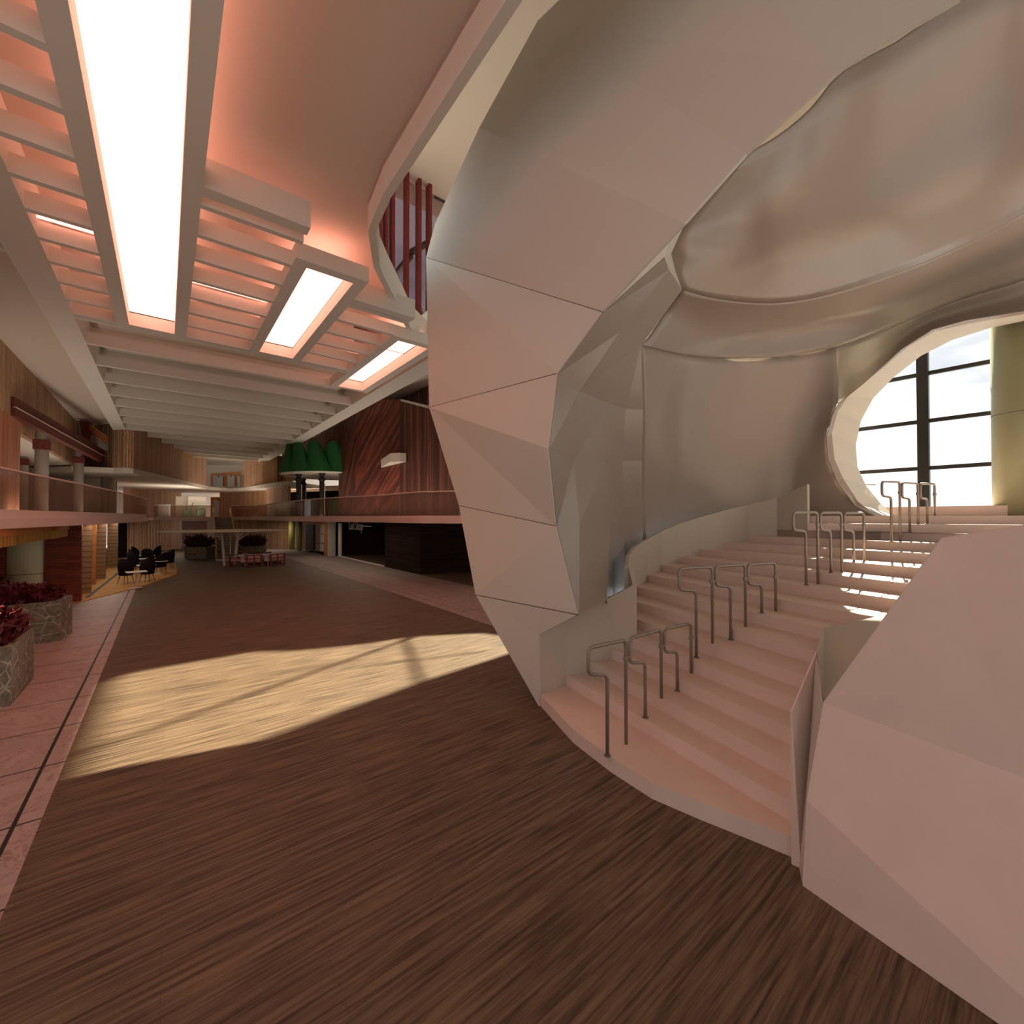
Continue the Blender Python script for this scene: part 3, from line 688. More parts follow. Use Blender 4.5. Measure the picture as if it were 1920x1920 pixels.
# cafe tables and chairs
def make_chair():
    t = thing('tub_chair', 'x', 'chair')
    m = MB().lathe([(.20, .38), (.27, .40), (.28, .46), (.24, .50)], (0, 0, 0), 16); m.build('seat', M_chair, t, local=True, smooth=False)
    m = MB(); n = 14; vs = []; fs = []
    for i in range(n+1):
        a = math.radians(-20+220*i/n); hh = .46+.36*math.sin(math.pi*i/n)**.7
        c, s = math.cos(a), math.sin(a)
        vs += [(.26*c, .26*s, .40), (.31*c, .31*s, .42+hh*.5), (.29*c, .29*s, .38+hh), (.25*c, .25*s, .38+hh), (.22*c, .22*s, .40)]
    for i in range(n):
        for k in range(4): fs.append([i*5+k, i*5+k+1, i*5+5+k+1, i*5+5+k])
        fs.append([i*5+4, i*5, i*5+5, i*5+9])
    fs += [[0, 1, 2, 3, 4], [n*5+4, n*5+3, n*5+2, n*5+1, n*5]]
    m.add(vs, fs).build('backrest', M_chair, t, local=True, smooth=True)
    for sx in (-1, 1):
        for sy in (-1, 1):
            MB().tube([(sx*.15, sy*.15, .40), (sx*.22, sy*.22, 0)], .018, 6, .011).build('leg', M_redframe, t, local=True)
    return t
def make_table():
    t = thing('cafe_table', 'x', 'table')
    MB().box(-.36, .36, -.36, .36, .71, .74).build('tabletop', M_table, t, local=True, bevel=.01)
    MB().lathe([(.035, .02), (.035, .71)], n=10).build('pedestal', M_table, t, local=True)
    MB().lathe([(.22, 0), (.22, .015), (.05, .03)], n=18).build('foot', M_table, t, local=True)
    return t
ch = make_chair(); first = True
CH = [((236, 1095), 150, 'dark tub chair nearest the boarded screens, left of the front table'), ((276, 1092), -150, 'dark tub chair at the front right of the yellow deck'),
      ((300, 1077), -120, 'dark tub chair behind the front right one, near the deck edge'), ((316, 1068), -70, 'dark tub chair farthest right at the tip of the deck'),
      ((251, 1076), 120, 'dark tub chair at the left side of the second table'), ((252, 1066), 100, 'dark tub chair at the left of the third row'),
      ((257, 1058), 90, 'dark tub chair farthest back on the left of the deck'), ((292, 1056), -80, 'upright dark tub chair farthest back on the right of the deck'),
      ((276, 1066), 10, 'dark tub chair in the middle between the cafe tables')]
for (p, az, lab) in CH:
    o = ch if first else copy_tree(ch); first = False
    q = at(*p, z=0); o.location = (q.x, q.y, .03); o.rotation_euler = (0, 0, math.radians(az)); o['label'] = lab; o['group'] = 'dark tub chairs on the deck'
tb = make_table(); first = True
for (p, lab) in (((256, 1071.5), 'white square cafe table at the front of the deck'), ((274, 1059), 'white square cafe table second from the front'),
                 ((298, 1051.5), 'white square cafe table on the right of the deck'), ((271, 1047), 'white square cafe table towards the back of the deck'), ((276, 1041.5), 'white square cafe table farthest back on the deck')):
    o = tb if first else copy_tree(tb); first = False
    q = at(*p, z=.77); o.location = (q.x, q.y, .03); o.rotation_euler = (0, 0, .15); o['label'] = lab; o['group'] = 'white cafe tables on the deck'

# lounge seats and side tables
struct('trim_5', MB().hexa([xy(at(432, 1066, z=0)), xy(at(478, 1066, z=0)), xy(at(530, 1061, z=0)), xy(at(520, 1052, z=0)), xy(at(440, 1054, z=0))], 0, .012), M_greystone, 'dark grey mat under the red lounge seats', 'mat')
def make_seat():
    t = thing('lounge_seat', 'x', 'armchair')
    w, d, h = .42, .38, .78
    f = MB()
    for sx in (-w, w):
        for sy in (-d, d): f.box(sx-.04, sx+.04, sy-.04, sy+.04, 0, h)
    for z in (.06, .28, .52, .74):
        f.box(-w, w, -d-.04, -d+.02, z, z+.05)
        f.box(-w-.04, -w+.02, -d, d, z, z+.05).box(w-.02, w+.04, -d, d, z, z+.05)
    f.box(-.03, .03, -d-.04, -d+.02, .06, h)
    f.box(-w, w, d-.03, d+.04, .06, .20)
    f.build('frame', M_redframe, t, local=True)
    MB().box(-w+.04, w-.04, -d+.03, d, .30, .48).build('seat_cushion', M_cushion, t, local=True, bevel=.03)
    MB().box(-w+.04, w-.04, -d+.03, -d+.14, .30, h+.04).build('back_cushion', M_cushion, t, local=True, bevel=.03)
    return t
st = make_seat(); first = True
for (p, az, lab) in (((448, 1061), 75, 'dark red gridded armchair at the left, beside the canopy post'), ((473, 1063), 20, 'dark red gridded armchair with its back to the hall, left pair'),
                     ((492, 1057), 75, 'dark red gridded armchair seen side on, right pair'), ((516.5, 1060), 20, 'dark red gridded armchair with its back to the hall, far right')):
    o = st if first else copy_tree(st); first = False
    q = at(*p, z=0); o.location = (q.x, q.y, .012); o.rotation_euler = (0, 0, math.radians(az)-YAW*.3); o['label'] = lab; o['group'] = 'dark red lounge seats'
for (px, py, lab) in ((459, 1063.5, 'white pedestal table between the left pair of red armchairs'), (502.5, 1061, 'white pedestal table between the right pair of red armchairs')):
    q = at(px, py, z=0)
    t = thing('side_table', lab, 'table', (q.x, q.y, 0), 0, 'white pedestal tables of the lounge')
    MB().box(q.x-.42, q.x+.42, q.y-.3, q.y+.3, .72, .80).box(q.x-.22, q.x+.22, q.y-.12, q.y+.12, .32, .72).build('top', M_table, t)
    MB().lathe([(.03, 0), (.03, .33)], (q.x, q.y, 0), 8).build('stem', M_white, t)

# ---------------------------------------------------------------- right side, ground floor
ZS = 2.93
def low(name, pts, mat, label, cat, z0=0, z1=ZS, th=.2, st=True):
    m = MB().wall([xy(at(x, y, z=0)) for x, y in pts], z0, z1, th)
    return struct(name, m, mat, label, cat) if st else tag(m.build(name, mat), label, cat)
low('wall_pier', [(551, 1029), (560, 1029)], M_white, 'narrow pale wall strip by the yellow columns', 'wall')
c = at(547, 1030, z=0)
tag(MB().lathe([(.28, 0), (.28, ZS)], (c.x, c.y, 0), 24).build('yellow_pillar', M_yellowcol, smooth=True), 'slim ochre yellow pillar at the end of the slatted back wall', 'pillar')
c = at(562, 1033, z=0)
tag(MB().lathe([(.17, 0), (.17, ZS)], (c.x, c.y, 0), 24).build('yellow_pillar', M_yellowcol, smooth=True), 'thinner ochre yellow pillar left of the poster', 'pillar')
low('wall_right_far', [(552, 1026.5), (628, 1040)], plain('beige_wall', (.34, .23, .15), .7), 'dim beige wall behind the orange framed shopfront', 'wall')
t = thing('orange_shopfront', 'orange framed shopfront with a black door and poster at the back right', 'shopfront', at(592, 1038, z=0))
A0 = at(566, 1032.5, z=0); A1 = at(614.5, 1043, z=0)
def onfront(x, y): return on_wall((x, y), A0, A1)
def sf(name, x0, x1, y0, y1, mat, off=.1, th=.12, par=t):
    p = [onfront(x0, y0), onfront(x1, y0), onfront(x1, y1), onfront(x0, y1)]
    n = Vector((A1.y-A0.y, -(A1.x-A0.x), 0)).normalized()
    if n.dot(A0) > 0: n = -n
    return MB().slab([q+n*off for q in p], -n*th).build(name, mat, par)
sf('lintel', 569, 613, 978.5, 984, M_orange)
sf('post', 610, 614.5, 978.5, 1042, M_orange, .12)
sf('post', 570.5, 574, 984, 1029, M_orange, .05)
sf('black_door', 574.5, 589, 984, 1031.5, M_door_black, .06)
sf('poster', 565, 571, 984, 1029, M_poster, .10, .03)
sf('display_panel', 592, 600, 984, 1033, plain('tan_panel', (.36, .22, .12), .6), .04)
sf('display_panel', 601, 609, 984, 1034, M_white, .05)
sf('shelf', 593, 608.5, 1018, 1019, M_red, .09, .06)
sf('shelf', 603, 608.5, 1000.5, 1001.5, M_red, .09, .06)
low('wall_right_pier', [(614.5, 1043), (629, 1042)], M_white, 'pale wall pier between the orange shopfront and the dark shop', 'wall')
# dark shop
XW = 11.14
low('wall_shop_back', [(629, 1040), (730, 1040)], M_dark, 'black planked rear wall inside the dark shop', 'wall')
Ya = at(720, 1062.5, z=0).y; Yb = at(787, 1077.5, z=0).y; Yc = at(632, 1043, z=0).y
struct('wall_right_low', MB().hexa([(XW, Ya), (XW, Yb), (XW+3.3, Yb-.3), (XW+3.3, Ya)], 0, ZS), M_dark, 'black planked block forming the corner of the shop', 'wall')
struct('wall_shop_inner', MB().wall([(14.2, 22), (20, 20)], 0, ZS, .2).wall([(16, 38), (16, 22)], 0, ZS, .2), M_dark, 'black planked side wall inside the shop', 'wall')
t = thing('shop_window_frame', 'thin white frame around the opening of the dark shop', 'frame', (XW, Ya, 0))
MB().box(XW-.05, XW+.05, Yc-.75, Yc-.1, .04, 2.72).build('jamb', M_white, t)
MB().box(XW-.06, XW+.02, Ya, Yc-.1, .0, .07).build('sill_strip', M_white, t)
# shop lettering on a thin bar
t = thing('shop_sign', 'small grey lettering on a thin bar below the right balcony edge', 'sign', at(670, 987, X=XW-.1))
p0 = at(654, 987, X=XW-.15); p1 = at(696, 987, X=XW-.15)
MB().box(XW-.17, XW-.13, p1.y, at(680, 987, X=XW-.15).y, p1.z-.03, p1.z+.03).build('bar', M_table, t)
cu = bpy.data.curves.new('lettering', 'FONT'); cu.body = 'Last Shop'; cu.size = .95; cu.extrude = .02
tmp = bpy.data.objects.new('lettering_tmp', cu); COL.objects.link(tmp)
bpy.context.view_layer.update()
me = bpy.data.meshes.new_from_object(tmp.evaluated_get(bpy.context.evaluated_depsgraph_get()))
bpy.data.objects.remove(tmp)
lo = bpy.data.objects.new('lettering', me); COL.objects.link(lo); me.materials.append(plain('sign_grey', (.34, .31, .26), .6))
lo.parent = t
span = max(v.co.x for v in me.vertices); want = p0.y-at(680, 987, X=XW-.15).y
for v in me.vertices: v.co.x *= want/span
lo.rotation_euler = (math.pi/2, 0, -math.pi/2)
lo.location = Vector((XW-.15, p0.y, p0.z-.22))-t.location

# ---------------------------------------------------------------- right side, upper level
XR = 11.0
struct('wall_right_upper_far', MB().wall([wr[-1], (11.5, 44), (11.5, 36.1)], [6.6, 8.0, 8.0], [11, 11, 11], .2), M_slat, 'slatted wood wall high above the green kiosk', 'wall')
def upz(px, py, X=XR): return at(px, py, X=X)
pA = upz(635.5, 788); pB = upz(667, 772); pC = upz(697, 756); pD = upz(750, 749)
struct('wall_right_upper_fold', MB().wall([xy(pA), xy(pB)], 3.17, [11, 11], .25), M_chevsteep, 'dark red wood wall with steep stripes, left fold of the upper block', 'wall')
struct('wall_right_upper', MB().wall([xy(pB), xy(pC), xy(pD)], 3.17, [11, pC.z+.25, pD.z], .25), M_chev, 'dark red wood wall with diagonal stripes on the right balcony', 'wall')
pE = upz(803, 763, X=11.25); pF = at(872, 800, X=11.4)
struct('wall_right_upper_near', MB().wall([xy(pD), xy(pE), xy(pF)], 3.17, [pD.z, pE.z, pE.z-.2], .25), M_redvert, 'dark red wood wall with upright stripes beside the white tunnel', 'wall')
struct('trim_6', MB().slab([at(751, 748, X=10.9), at(806, 761, X=11.15), at(806, 765.5, X=11.15), at(751, 751, X=10.9)], (.1, .1, 0)), M_white, 'thin pale line along the top of the upright striped wall', 'trim')
struct('wall_right_attic', MB().wall([xy(at(740, 740, X=12)), xy(at(815, 740, X=12.2))], 8.5, 12.5, .2), M_redvert, 'very dark slatted wall above the upright striped wall', 'wall')
t = thing('wall_lamp', 'white box shaped lamp on the diagonal striped red wall', 'lamp', at(733, 858, X=10.7))
la = at(714.5, 858, X=10.95); lb = at(731, 858, X=10.25); lc = at(749.5, 858, X=10.6)
MB().hexa([xy(la), xy(lb), xy(lc), (11, lc.y), (11, la.y)], at(731, 866, X=10.25).z, at(731, 850, X=10.25).z).build('lamp_body', M_white, t)
# recess behind the kiosk
struct('wall_right_recess', MB().wall([xy(at(534, 925, t=47)), xy(at(645, 925, t=44))], 3.17, 5.9, .2), M_dark, 'black planked wall in the recess behind the green kiosk', 'wall')
struct('ceiling_recess', MB().wall([xy(at(525, 925, t=49)), xy(at(650, 925, t=46))], 5.85, 6.6, .2), M_white, 'pale band of ceiling above the recess wall', 'ceiling')
# green kiosk roof
kc = at(621, 885, t=38)
t = thing('kiosk_canopy', 'round fluted green canopy with a white underside on the right balcony', 'canopy', (kc.x, kc.y, 3.17))
RK = 4.0; n = 14; ZK = 6.85
m = MB()
vs = []; fs = []; sub = 8
tot = n*sub
rows = 7
for i in range(tot+1):
    a = 2*math.pi*i/tot; f = (i % sub)/sub; bul = math.sin(math.pi*f)
    top = 2.5*(.60+.40*bul**.6)
    for k in range(rows):
        v = k/(rows-1); rr = RK-(.85*v)+bul*.30*(.25+v); zz = ZK+top*v
        aa = a-.22*v
        vs.append((kc.x+rr*math.cos(aa), kc.y+rr*math.sin(aa), zz))
for i in range(tot):
    for k in range(rows-1): fs.append([i*rows+k, (i+1)*rows+k, (i+1)*rows+k+1, i*rows+k+1])
m.add(vs, fs).build('fluted_roof', M_green, t, solid=.05)
MB().lathe([(RK*.99, ZK-.10), (RK, ZK-.05), (RK, ZK)], (kc.x, kc.y, 0), 48).build('underside', M_white, t)
MB().lathe([(RK+.05, ZK-.03), (RK+.09, ZK), (RK+.05, ZK+.05)], (kc.x, kc.y, 0), 48).build('rim_band', M_green, t)
for (px, T, w) in ((560, 35.8, 8.5), (569, 40, 7), (603.5, 35, 8.5)):
    c = at(px, 900, t=T); r = w/2*T/FPX
    MB().lathe([(r, 3.17), (r, 6.1), (r*1.5, 6.2), (r*1.5, 6.32), (r, 6.45), (r*.9, 6.55), (r*1.1, 6.6), (r*1.45, 6.74)], (c.x, c.y, 0), 18).build('post', M_door_black, t)
    MB().box(c.x+r*1.05, c.x+r*1.05+.06, c.y-.03, c.y+.03, 3.17, 5.9).build('light_strip', M_table, t)
tag(MB().lathe([(.75, 3.17), (.75, 4.6), (.3, 5.0)], (kc.x+.3, kc.y-1.2, 0), 24).build('green_booth', M_green), 'green booth seen through the glass under the kiosk canopy', 'booth')

# ================================================================== TUNNEL AND STAIRCASE
RISE = .19
NOSE = {1: ((1012, 1301), (1483, 1572)), 2: ((1062, 1265), (1483, 1505)), 3: ((1107, 1240), (1483, 1432.5)), 4: ((1147, 1216), (1483, 1366)), 5: ((1187, 1197), (1496, 1311.6)),
        6: ((1187, 1159), (1512, 1267.5)), 7: ((1187, 1127), (1530.6, 1220.6)), 8: ((1191, 1100), (1545, 1178)), 9: ((1214, 1078), (1642, 1157)), 10: ((1241, 1059), (1682, 1124)),
        11: ((1274, 1044), (1704, 1094)), 12: ((1312, 1030), (1727, 1065)), 13: ((1356, 1017), (1744, 1039)), 14: ((1404, 1004), (1759, 1019)), 15: ((1457, 992.7), (1800, 1000.4)), 16: ((1514, 981.1), (1800, 983.3))}
L = {}; Rr = {}
for n_, (l, r_) in NOSE.items():
    a = at(*l, z=RISE*n_); b = at(*r_, z=RISE*n_); L[n_] = Vector((a.x, a.y)); Rr[n_] = Vector((b.x, b.y))
L[17] = L[16]+(L[16]-L[15])*.5+Vector((.35, -.35)); 
for n_ in (6, 7): L[n_] = L[n_]+(L[n_]-Rr[n_]).normalized()*.10
def ext(n_, d): return Rr[n_]+(Rr[n_]-L[n_]).normalized()*d
for n_ in range(2, 9): Rr[n_] = ext(n_, .25)
for n_ in range(9, 17): Rr[n_] = ext(n_, 1.6)
Rr[17] = Rr[16]+Vector((.45, 0)); L[17] = L[16]+Vector((.45, .05))
S = thing('tunnel_staircase', 'pinkish stone staircase curving up through the white faceted tunnel', 'staircase', (5.5, 3.5, 0))
nose1 = [at(x, y, z=RISE) for x, y in ((1012, 1301), (1074, 1367), (1145, 1419), (1222, 1466), (1310, 1502), (1400, 1536), (1500, 1575))]
MB().hexa([xy(p) for p in nose1]+[tuple(Rr[2]), tuple(L[2])], 0, RISE).build('step', M_step, S)
for n_ in range(2, 16):
    MB().hexa([tuple(L[n_]), tuple(Rr[n_]), tuple(Rr[n_+1]), tuple(L[n_+1])], max(0, RISE*(n_-1)-.3), RISE*n_).build('step', M_step, S)
MB().hexa([tuple(L[16]), tuple(Rr[16]), tuple(Rr[17]), tuple(L[17])], 2.6, RISE*16).build('step', M_step, S)
MB().hexa([tuple(L[17]), tuple(Rr[17]), (14.6, -4), (16.75, -4), (16.75, 6.0), (L[17].x+.3, 6.0)], 2.6, RISE*17).build('landing', M_step, S)
struct('wall_window_sill', MB().box(16.75, 18.3, -8, 7.0, 2.6, 3.50), M_step, 'low pinkish wall under the big window', 'wall')

# left parapet: one continuous band of panels following the ends of the steps
def cen(n_): return L[n_]
pts = [at(1010.5, 1190, t=at(1010.5, 1301, z=RISE).dot(_F)/1.0)]
par = [L[1]-(L[2]-L[1]).normalized()*0.0] + [L[n_] for n_ in (2, 3, 4, 5)]
mid = [Vector(xy(at(1178, 1060, t=8.5))), Vector(xy(at(1180, 1043, t=9.4)))]
par2 = [L[8], L[9], L[10], L[11], L[12], L[13], L[14], L[15], L[16]]
tops1 = [(1012, 1189), (1062, 1163.5), (1107, 1140), (1147, 1119), (1187, 1098)]
tops2 = [(1193, 1026), (1212, 1011), (1240, 996), (1274, 982), (1312, 970), (1356, 958), (1404, 946), (1457, 934), (1513.5, 908)]
def top_at(p, x, y):
    r = ray(x, y); t_ = math.hypot(p.x, p.y)/math.hypot(r.x, r.y); return EYE+r.z*t_
allp = par+mid+par2
z1 = [top_at(p, *q) for p, q in zip(par, tops1)]+[top_at(mid[0], 1177, 1062), top_at(mid[1], 1181, 1042)]+[top_at(p, *q) for p, q in zip(par2, tops2)]
Pp = thing('stair_parapet', 'pale panelled parapet curving up the left side of the stairs', 'parapet', (par[0].x, par[0].y, 0))
for i in range(len(allp)-1):
    MB().wall([tuple(allp[i]), tuple(allp[i+1])], 0 if i < 6 else 1.0, [z1[i], z1[i+1]], .07).build('panel', M_par, Pp)

# tunnel: outer faceted mouth
T = thing('white_tunnel', 'huge pale faceted tunnel shell wrapped around the curving stairs', 'tunnel', (5, 7, 0))
V = [at(1012, 1324, z=0), at(893, 1115, X=4.9), at(862, 948, X=5.3), at(806, 764, X=5.35), at(800, 483, X=5.6), at(817, 420, X=5.35), at(900, 240, X=4.9), at(1010, 40, X=5.2), at(1240, -180, X=5.2), at(1600, -330, X=5.2), at(2100, -420, X=5.2)]
Wp = [at(1010.5, 1190, X=4.98), at(1084, 1152, X=4.95), at(1043, 986, X=4.95), at(1029, 841, X=4.6), at(1045, 701, X=4.85), at(1130, 585, X=5.1), at(1285, 420, X=4.8), at(1400, 290, X=4.9), at(1580, 130, X=4.8), at(1800, 0, X=4.9), at(2150, -100, X=4.9)]
W_ = Wp; vs = V+Wp; o = len(V)
F3 = [[0, 1, o+1, o+0], [1, 2, o+2, o+1], [2, 3, o+2], [3, o+3, o+2], [3, o+4, o+3], [3, 4, o+4], [4, o+5, o+4], [4, 5, o+5], [5, 6, o+5], [6, o+6, o+5], [6, 7, o+6], [7, o+7, o+6], [7, 8, o+8, o+7], [8, 9, o+9, o+8], [9, 10, o+10, o+9]]
MB().add(vs, F3).build('mouth_face', M_shell, T, solid=.04)
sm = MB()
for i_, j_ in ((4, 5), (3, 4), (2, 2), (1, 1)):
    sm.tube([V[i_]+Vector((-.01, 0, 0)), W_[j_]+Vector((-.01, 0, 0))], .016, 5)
sm.build('crease_shade', plain('crease_shade_dark', (.16, .13, .10), .9), T)  # dark tubes stand in for the shade in the facet creases
# tunnel: north outer side running back, seen only in its edge
Vb = [Vector((v.x+2.5, v.y-.6, v.z)) for v in V[:9]]
MB().add(V[:9]+Vb, [[i, i+1, 9+i+1, 9+i] for i in range(8)]).build('outer_side', M_shell, T, solid=.04)
# inner lining: grid of points, columns run into the tunnel
W = Wp
C0 = [W[1], W[2], W[3], W[4], W[5], at(1245, 482, X=5.6), at(1268, 420, X=5.8)]
C1 = [at(1136, 1125, X=6.25), at(1085, 984, X=5.6), at(1074, 866, X=5.8), at(1085, 733, X=5.6), at(1160, 622, X=6.0), at(1253, 505, X=6.3)]
C2 = [at(1150, 1170, X=7.4), at(1142, 984, X=7.3), at(1134, 864, X=7.4), at(1138, 756, X=7.2), at(1201, 647, X=7.5), at(1278, 542, X=7.8)]
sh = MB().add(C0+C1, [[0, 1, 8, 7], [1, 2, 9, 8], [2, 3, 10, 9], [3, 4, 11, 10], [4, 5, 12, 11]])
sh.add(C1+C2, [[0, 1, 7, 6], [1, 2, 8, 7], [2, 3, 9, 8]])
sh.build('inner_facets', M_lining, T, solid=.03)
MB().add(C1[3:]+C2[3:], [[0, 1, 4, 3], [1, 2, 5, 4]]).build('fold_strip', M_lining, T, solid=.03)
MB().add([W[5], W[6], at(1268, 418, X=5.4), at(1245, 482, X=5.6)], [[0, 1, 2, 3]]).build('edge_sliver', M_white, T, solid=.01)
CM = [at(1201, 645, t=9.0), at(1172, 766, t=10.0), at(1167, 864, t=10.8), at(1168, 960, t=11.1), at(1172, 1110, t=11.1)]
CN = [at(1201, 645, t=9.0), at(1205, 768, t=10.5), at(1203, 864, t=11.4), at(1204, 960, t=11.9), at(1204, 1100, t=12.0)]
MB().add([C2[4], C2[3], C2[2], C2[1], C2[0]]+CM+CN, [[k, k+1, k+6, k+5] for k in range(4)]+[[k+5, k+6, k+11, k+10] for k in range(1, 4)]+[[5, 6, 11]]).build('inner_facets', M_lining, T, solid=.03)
# wall grid: rows top to bottom, columns left to right
cols = [
 [(1201, 645, 9.0), (1205, 768, 10.5), (1203, 864, 11.4), (1204, 960, 11.9), (1204, 1100, 12.0)],
 [(1250, 650, 10.3), (1245, 765, 11.3), (1245, 864, 12.0), (1245, 960, 12.7), (1245, 1080, 12.9)],
 [(1310, 668, 11.5), (1290, 762, 12.3), (1290, 864, 12.9), (1290, 960, 13.4), (1290, 1060, 13.7)],
 [(1400, 672, 12.4), (1400, 765, 13.1), (1402, 864, 13.6), (1402, 955, 13.8), (1402, 1020, 13.8)],
 [(1480, 667, 12.6), (1475, 762, 13.3), (1470, 862, 13.8), (1470, 945, 13.9), (1470, 1010, 13.8)],
 [(1530, 658, 12.6), (1525, 755, 13.2), (1515, 850, 13.4), (1520, 925, 13.3), (1530, 1000, 13.2)],
 [(1567, 650, 12.5), (1569, 757, 12.8), (1549, 822, 12.9), (1572, 905, 12.7), (1655, 975, 11.8)]]
def grid(cols_, name, mat, sub=2, smooth=True, parent=T):
    vs = [at(x, y, t=t_) for c in cols_ for (x, y, t_) in c]; r_ = len(cols_[0])
    fs = [[i*r_+k, (i+1)*r_+k, (i+1)*r_+k+1, i*r_+k+1] for i in range(len(cols_)-1) for k in range(r_-1)]
    return MB().add(vs, fs).build(name, mat, parent, smooth=smooth, sub=0 if not smooth else 0, solid=.03)
def dense(cols_, n=4):
    """catmull-rom refinement both ways"""
    def cr(P, n):
        out = []
        for i in range(len(P)-1):
            a, b, c, d = P[max(i-1, 0)], P[i], P[i+1], P[min(i+2, len(P)-1)]
            for k in range(n):
                u = k/n; out.append(tuple(.5*((2*b[j])+(c[j]-a[j])*u+(2*a[j]-5*b[j]+4*c[j]-d[j])*u*u+(3*b[j]-a[j]-3*c[j]+d[j])*u**3) for j in range(3)))
        out.append(P[-1]); return out
    c1 = [cr(c, n) for c in cols_]
    rows_ = [cr([c[k] for c in c1], n) for k in range(len(c1[0]))]
    return [[rows_[k][i] for k in range(len(rows_))] for i in range(len(rows_[0]))]
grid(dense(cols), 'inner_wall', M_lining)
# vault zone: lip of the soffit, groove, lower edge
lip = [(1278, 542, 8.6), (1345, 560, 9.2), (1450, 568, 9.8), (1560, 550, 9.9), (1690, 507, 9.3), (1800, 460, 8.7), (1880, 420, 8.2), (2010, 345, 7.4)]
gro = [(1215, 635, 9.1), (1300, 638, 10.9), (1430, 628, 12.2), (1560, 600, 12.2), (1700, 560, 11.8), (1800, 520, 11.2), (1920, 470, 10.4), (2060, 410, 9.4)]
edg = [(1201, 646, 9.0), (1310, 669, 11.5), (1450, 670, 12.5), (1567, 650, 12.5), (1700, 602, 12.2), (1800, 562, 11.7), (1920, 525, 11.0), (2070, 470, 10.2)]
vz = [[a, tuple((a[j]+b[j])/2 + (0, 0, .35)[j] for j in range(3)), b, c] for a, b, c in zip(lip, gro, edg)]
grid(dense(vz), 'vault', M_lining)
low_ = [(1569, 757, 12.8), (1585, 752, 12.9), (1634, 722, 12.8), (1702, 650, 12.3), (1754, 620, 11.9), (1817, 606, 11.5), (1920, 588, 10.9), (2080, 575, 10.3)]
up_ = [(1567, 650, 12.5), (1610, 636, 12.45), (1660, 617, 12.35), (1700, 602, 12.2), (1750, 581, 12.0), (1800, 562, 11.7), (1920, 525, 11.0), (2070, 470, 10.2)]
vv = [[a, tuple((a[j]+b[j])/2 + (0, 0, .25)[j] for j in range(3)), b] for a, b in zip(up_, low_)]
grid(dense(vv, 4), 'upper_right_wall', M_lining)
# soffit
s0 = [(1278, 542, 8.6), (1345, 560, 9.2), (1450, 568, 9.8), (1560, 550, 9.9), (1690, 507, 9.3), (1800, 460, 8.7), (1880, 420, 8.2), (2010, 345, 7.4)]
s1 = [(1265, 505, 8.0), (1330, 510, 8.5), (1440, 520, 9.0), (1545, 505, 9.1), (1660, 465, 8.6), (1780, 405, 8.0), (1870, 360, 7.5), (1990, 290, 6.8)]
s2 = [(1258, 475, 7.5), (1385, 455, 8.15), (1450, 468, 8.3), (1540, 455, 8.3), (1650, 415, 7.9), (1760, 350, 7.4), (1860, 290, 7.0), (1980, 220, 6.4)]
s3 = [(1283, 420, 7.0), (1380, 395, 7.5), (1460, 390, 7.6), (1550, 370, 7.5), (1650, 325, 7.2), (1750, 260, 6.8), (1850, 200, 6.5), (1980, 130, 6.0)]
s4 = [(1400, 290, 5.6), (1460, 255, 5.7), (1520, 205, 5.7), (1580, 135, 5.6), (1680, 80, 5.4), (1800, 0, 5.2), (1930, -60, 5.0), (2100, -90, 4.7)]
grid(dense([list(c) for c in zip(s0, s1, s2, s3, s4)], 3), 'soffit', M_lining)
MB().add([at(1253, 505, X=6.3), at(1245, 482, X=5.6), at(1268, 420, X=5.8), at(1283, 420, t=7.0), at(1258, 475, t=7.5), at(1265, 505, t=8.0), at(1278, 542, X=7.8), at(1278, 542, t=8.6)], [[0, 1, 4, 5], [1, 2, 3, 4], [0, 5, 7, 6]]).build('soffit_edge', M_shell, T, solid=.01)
# window reveal: ring from outer lip to inner edge
inner = [(1679, 969), (1651, 945), (1623, 911), (1607, 875), (1604, 833), (1613, 790), (1637, 746), (1675, 707), (1726, 667), (1783.5, 637.6), (1857, 614), (1920, 601), (2020, 592), (2120, 600)]
outer = [(1655, 966), (1611, 945), (1580, 897), (1564, 861), (1559, 812), (1570, 772), (1590, 742), (1633, 708), (1702, 650), (1754, 620), (1817, 606), (1920, 588), (2050, 575), (2160, 580)]
outer2 = [(1645, 970), (1603, 948), (1570, 905), (1552, 860), (1549, 822), (1560, 780), (1572, 757), (1620, 718), (1690, 655), (1748, 618), (1812, 600), (1920, 583), (2060, 568), (2180, 572)]
ri = [at(x, y, X=16.5) for x, y in inner]; ro = [at(x, y, X=15.4) for x, y in outer]; ro2 = [at(x, y, X=15.2) for x, y in outer2]
n = len(ri)
MB().add(ri+ro, [[i, i+1, n+i+1, n+i] for i in range(n-1)]).build('window_reveal', M_shell, T, solid=.02)
MB().add(ro+ro2, [[i, i+1, n+i+1, n+i] for i in range(n-1)]).build('reveal_lip', M_lining, T, solid=.02)
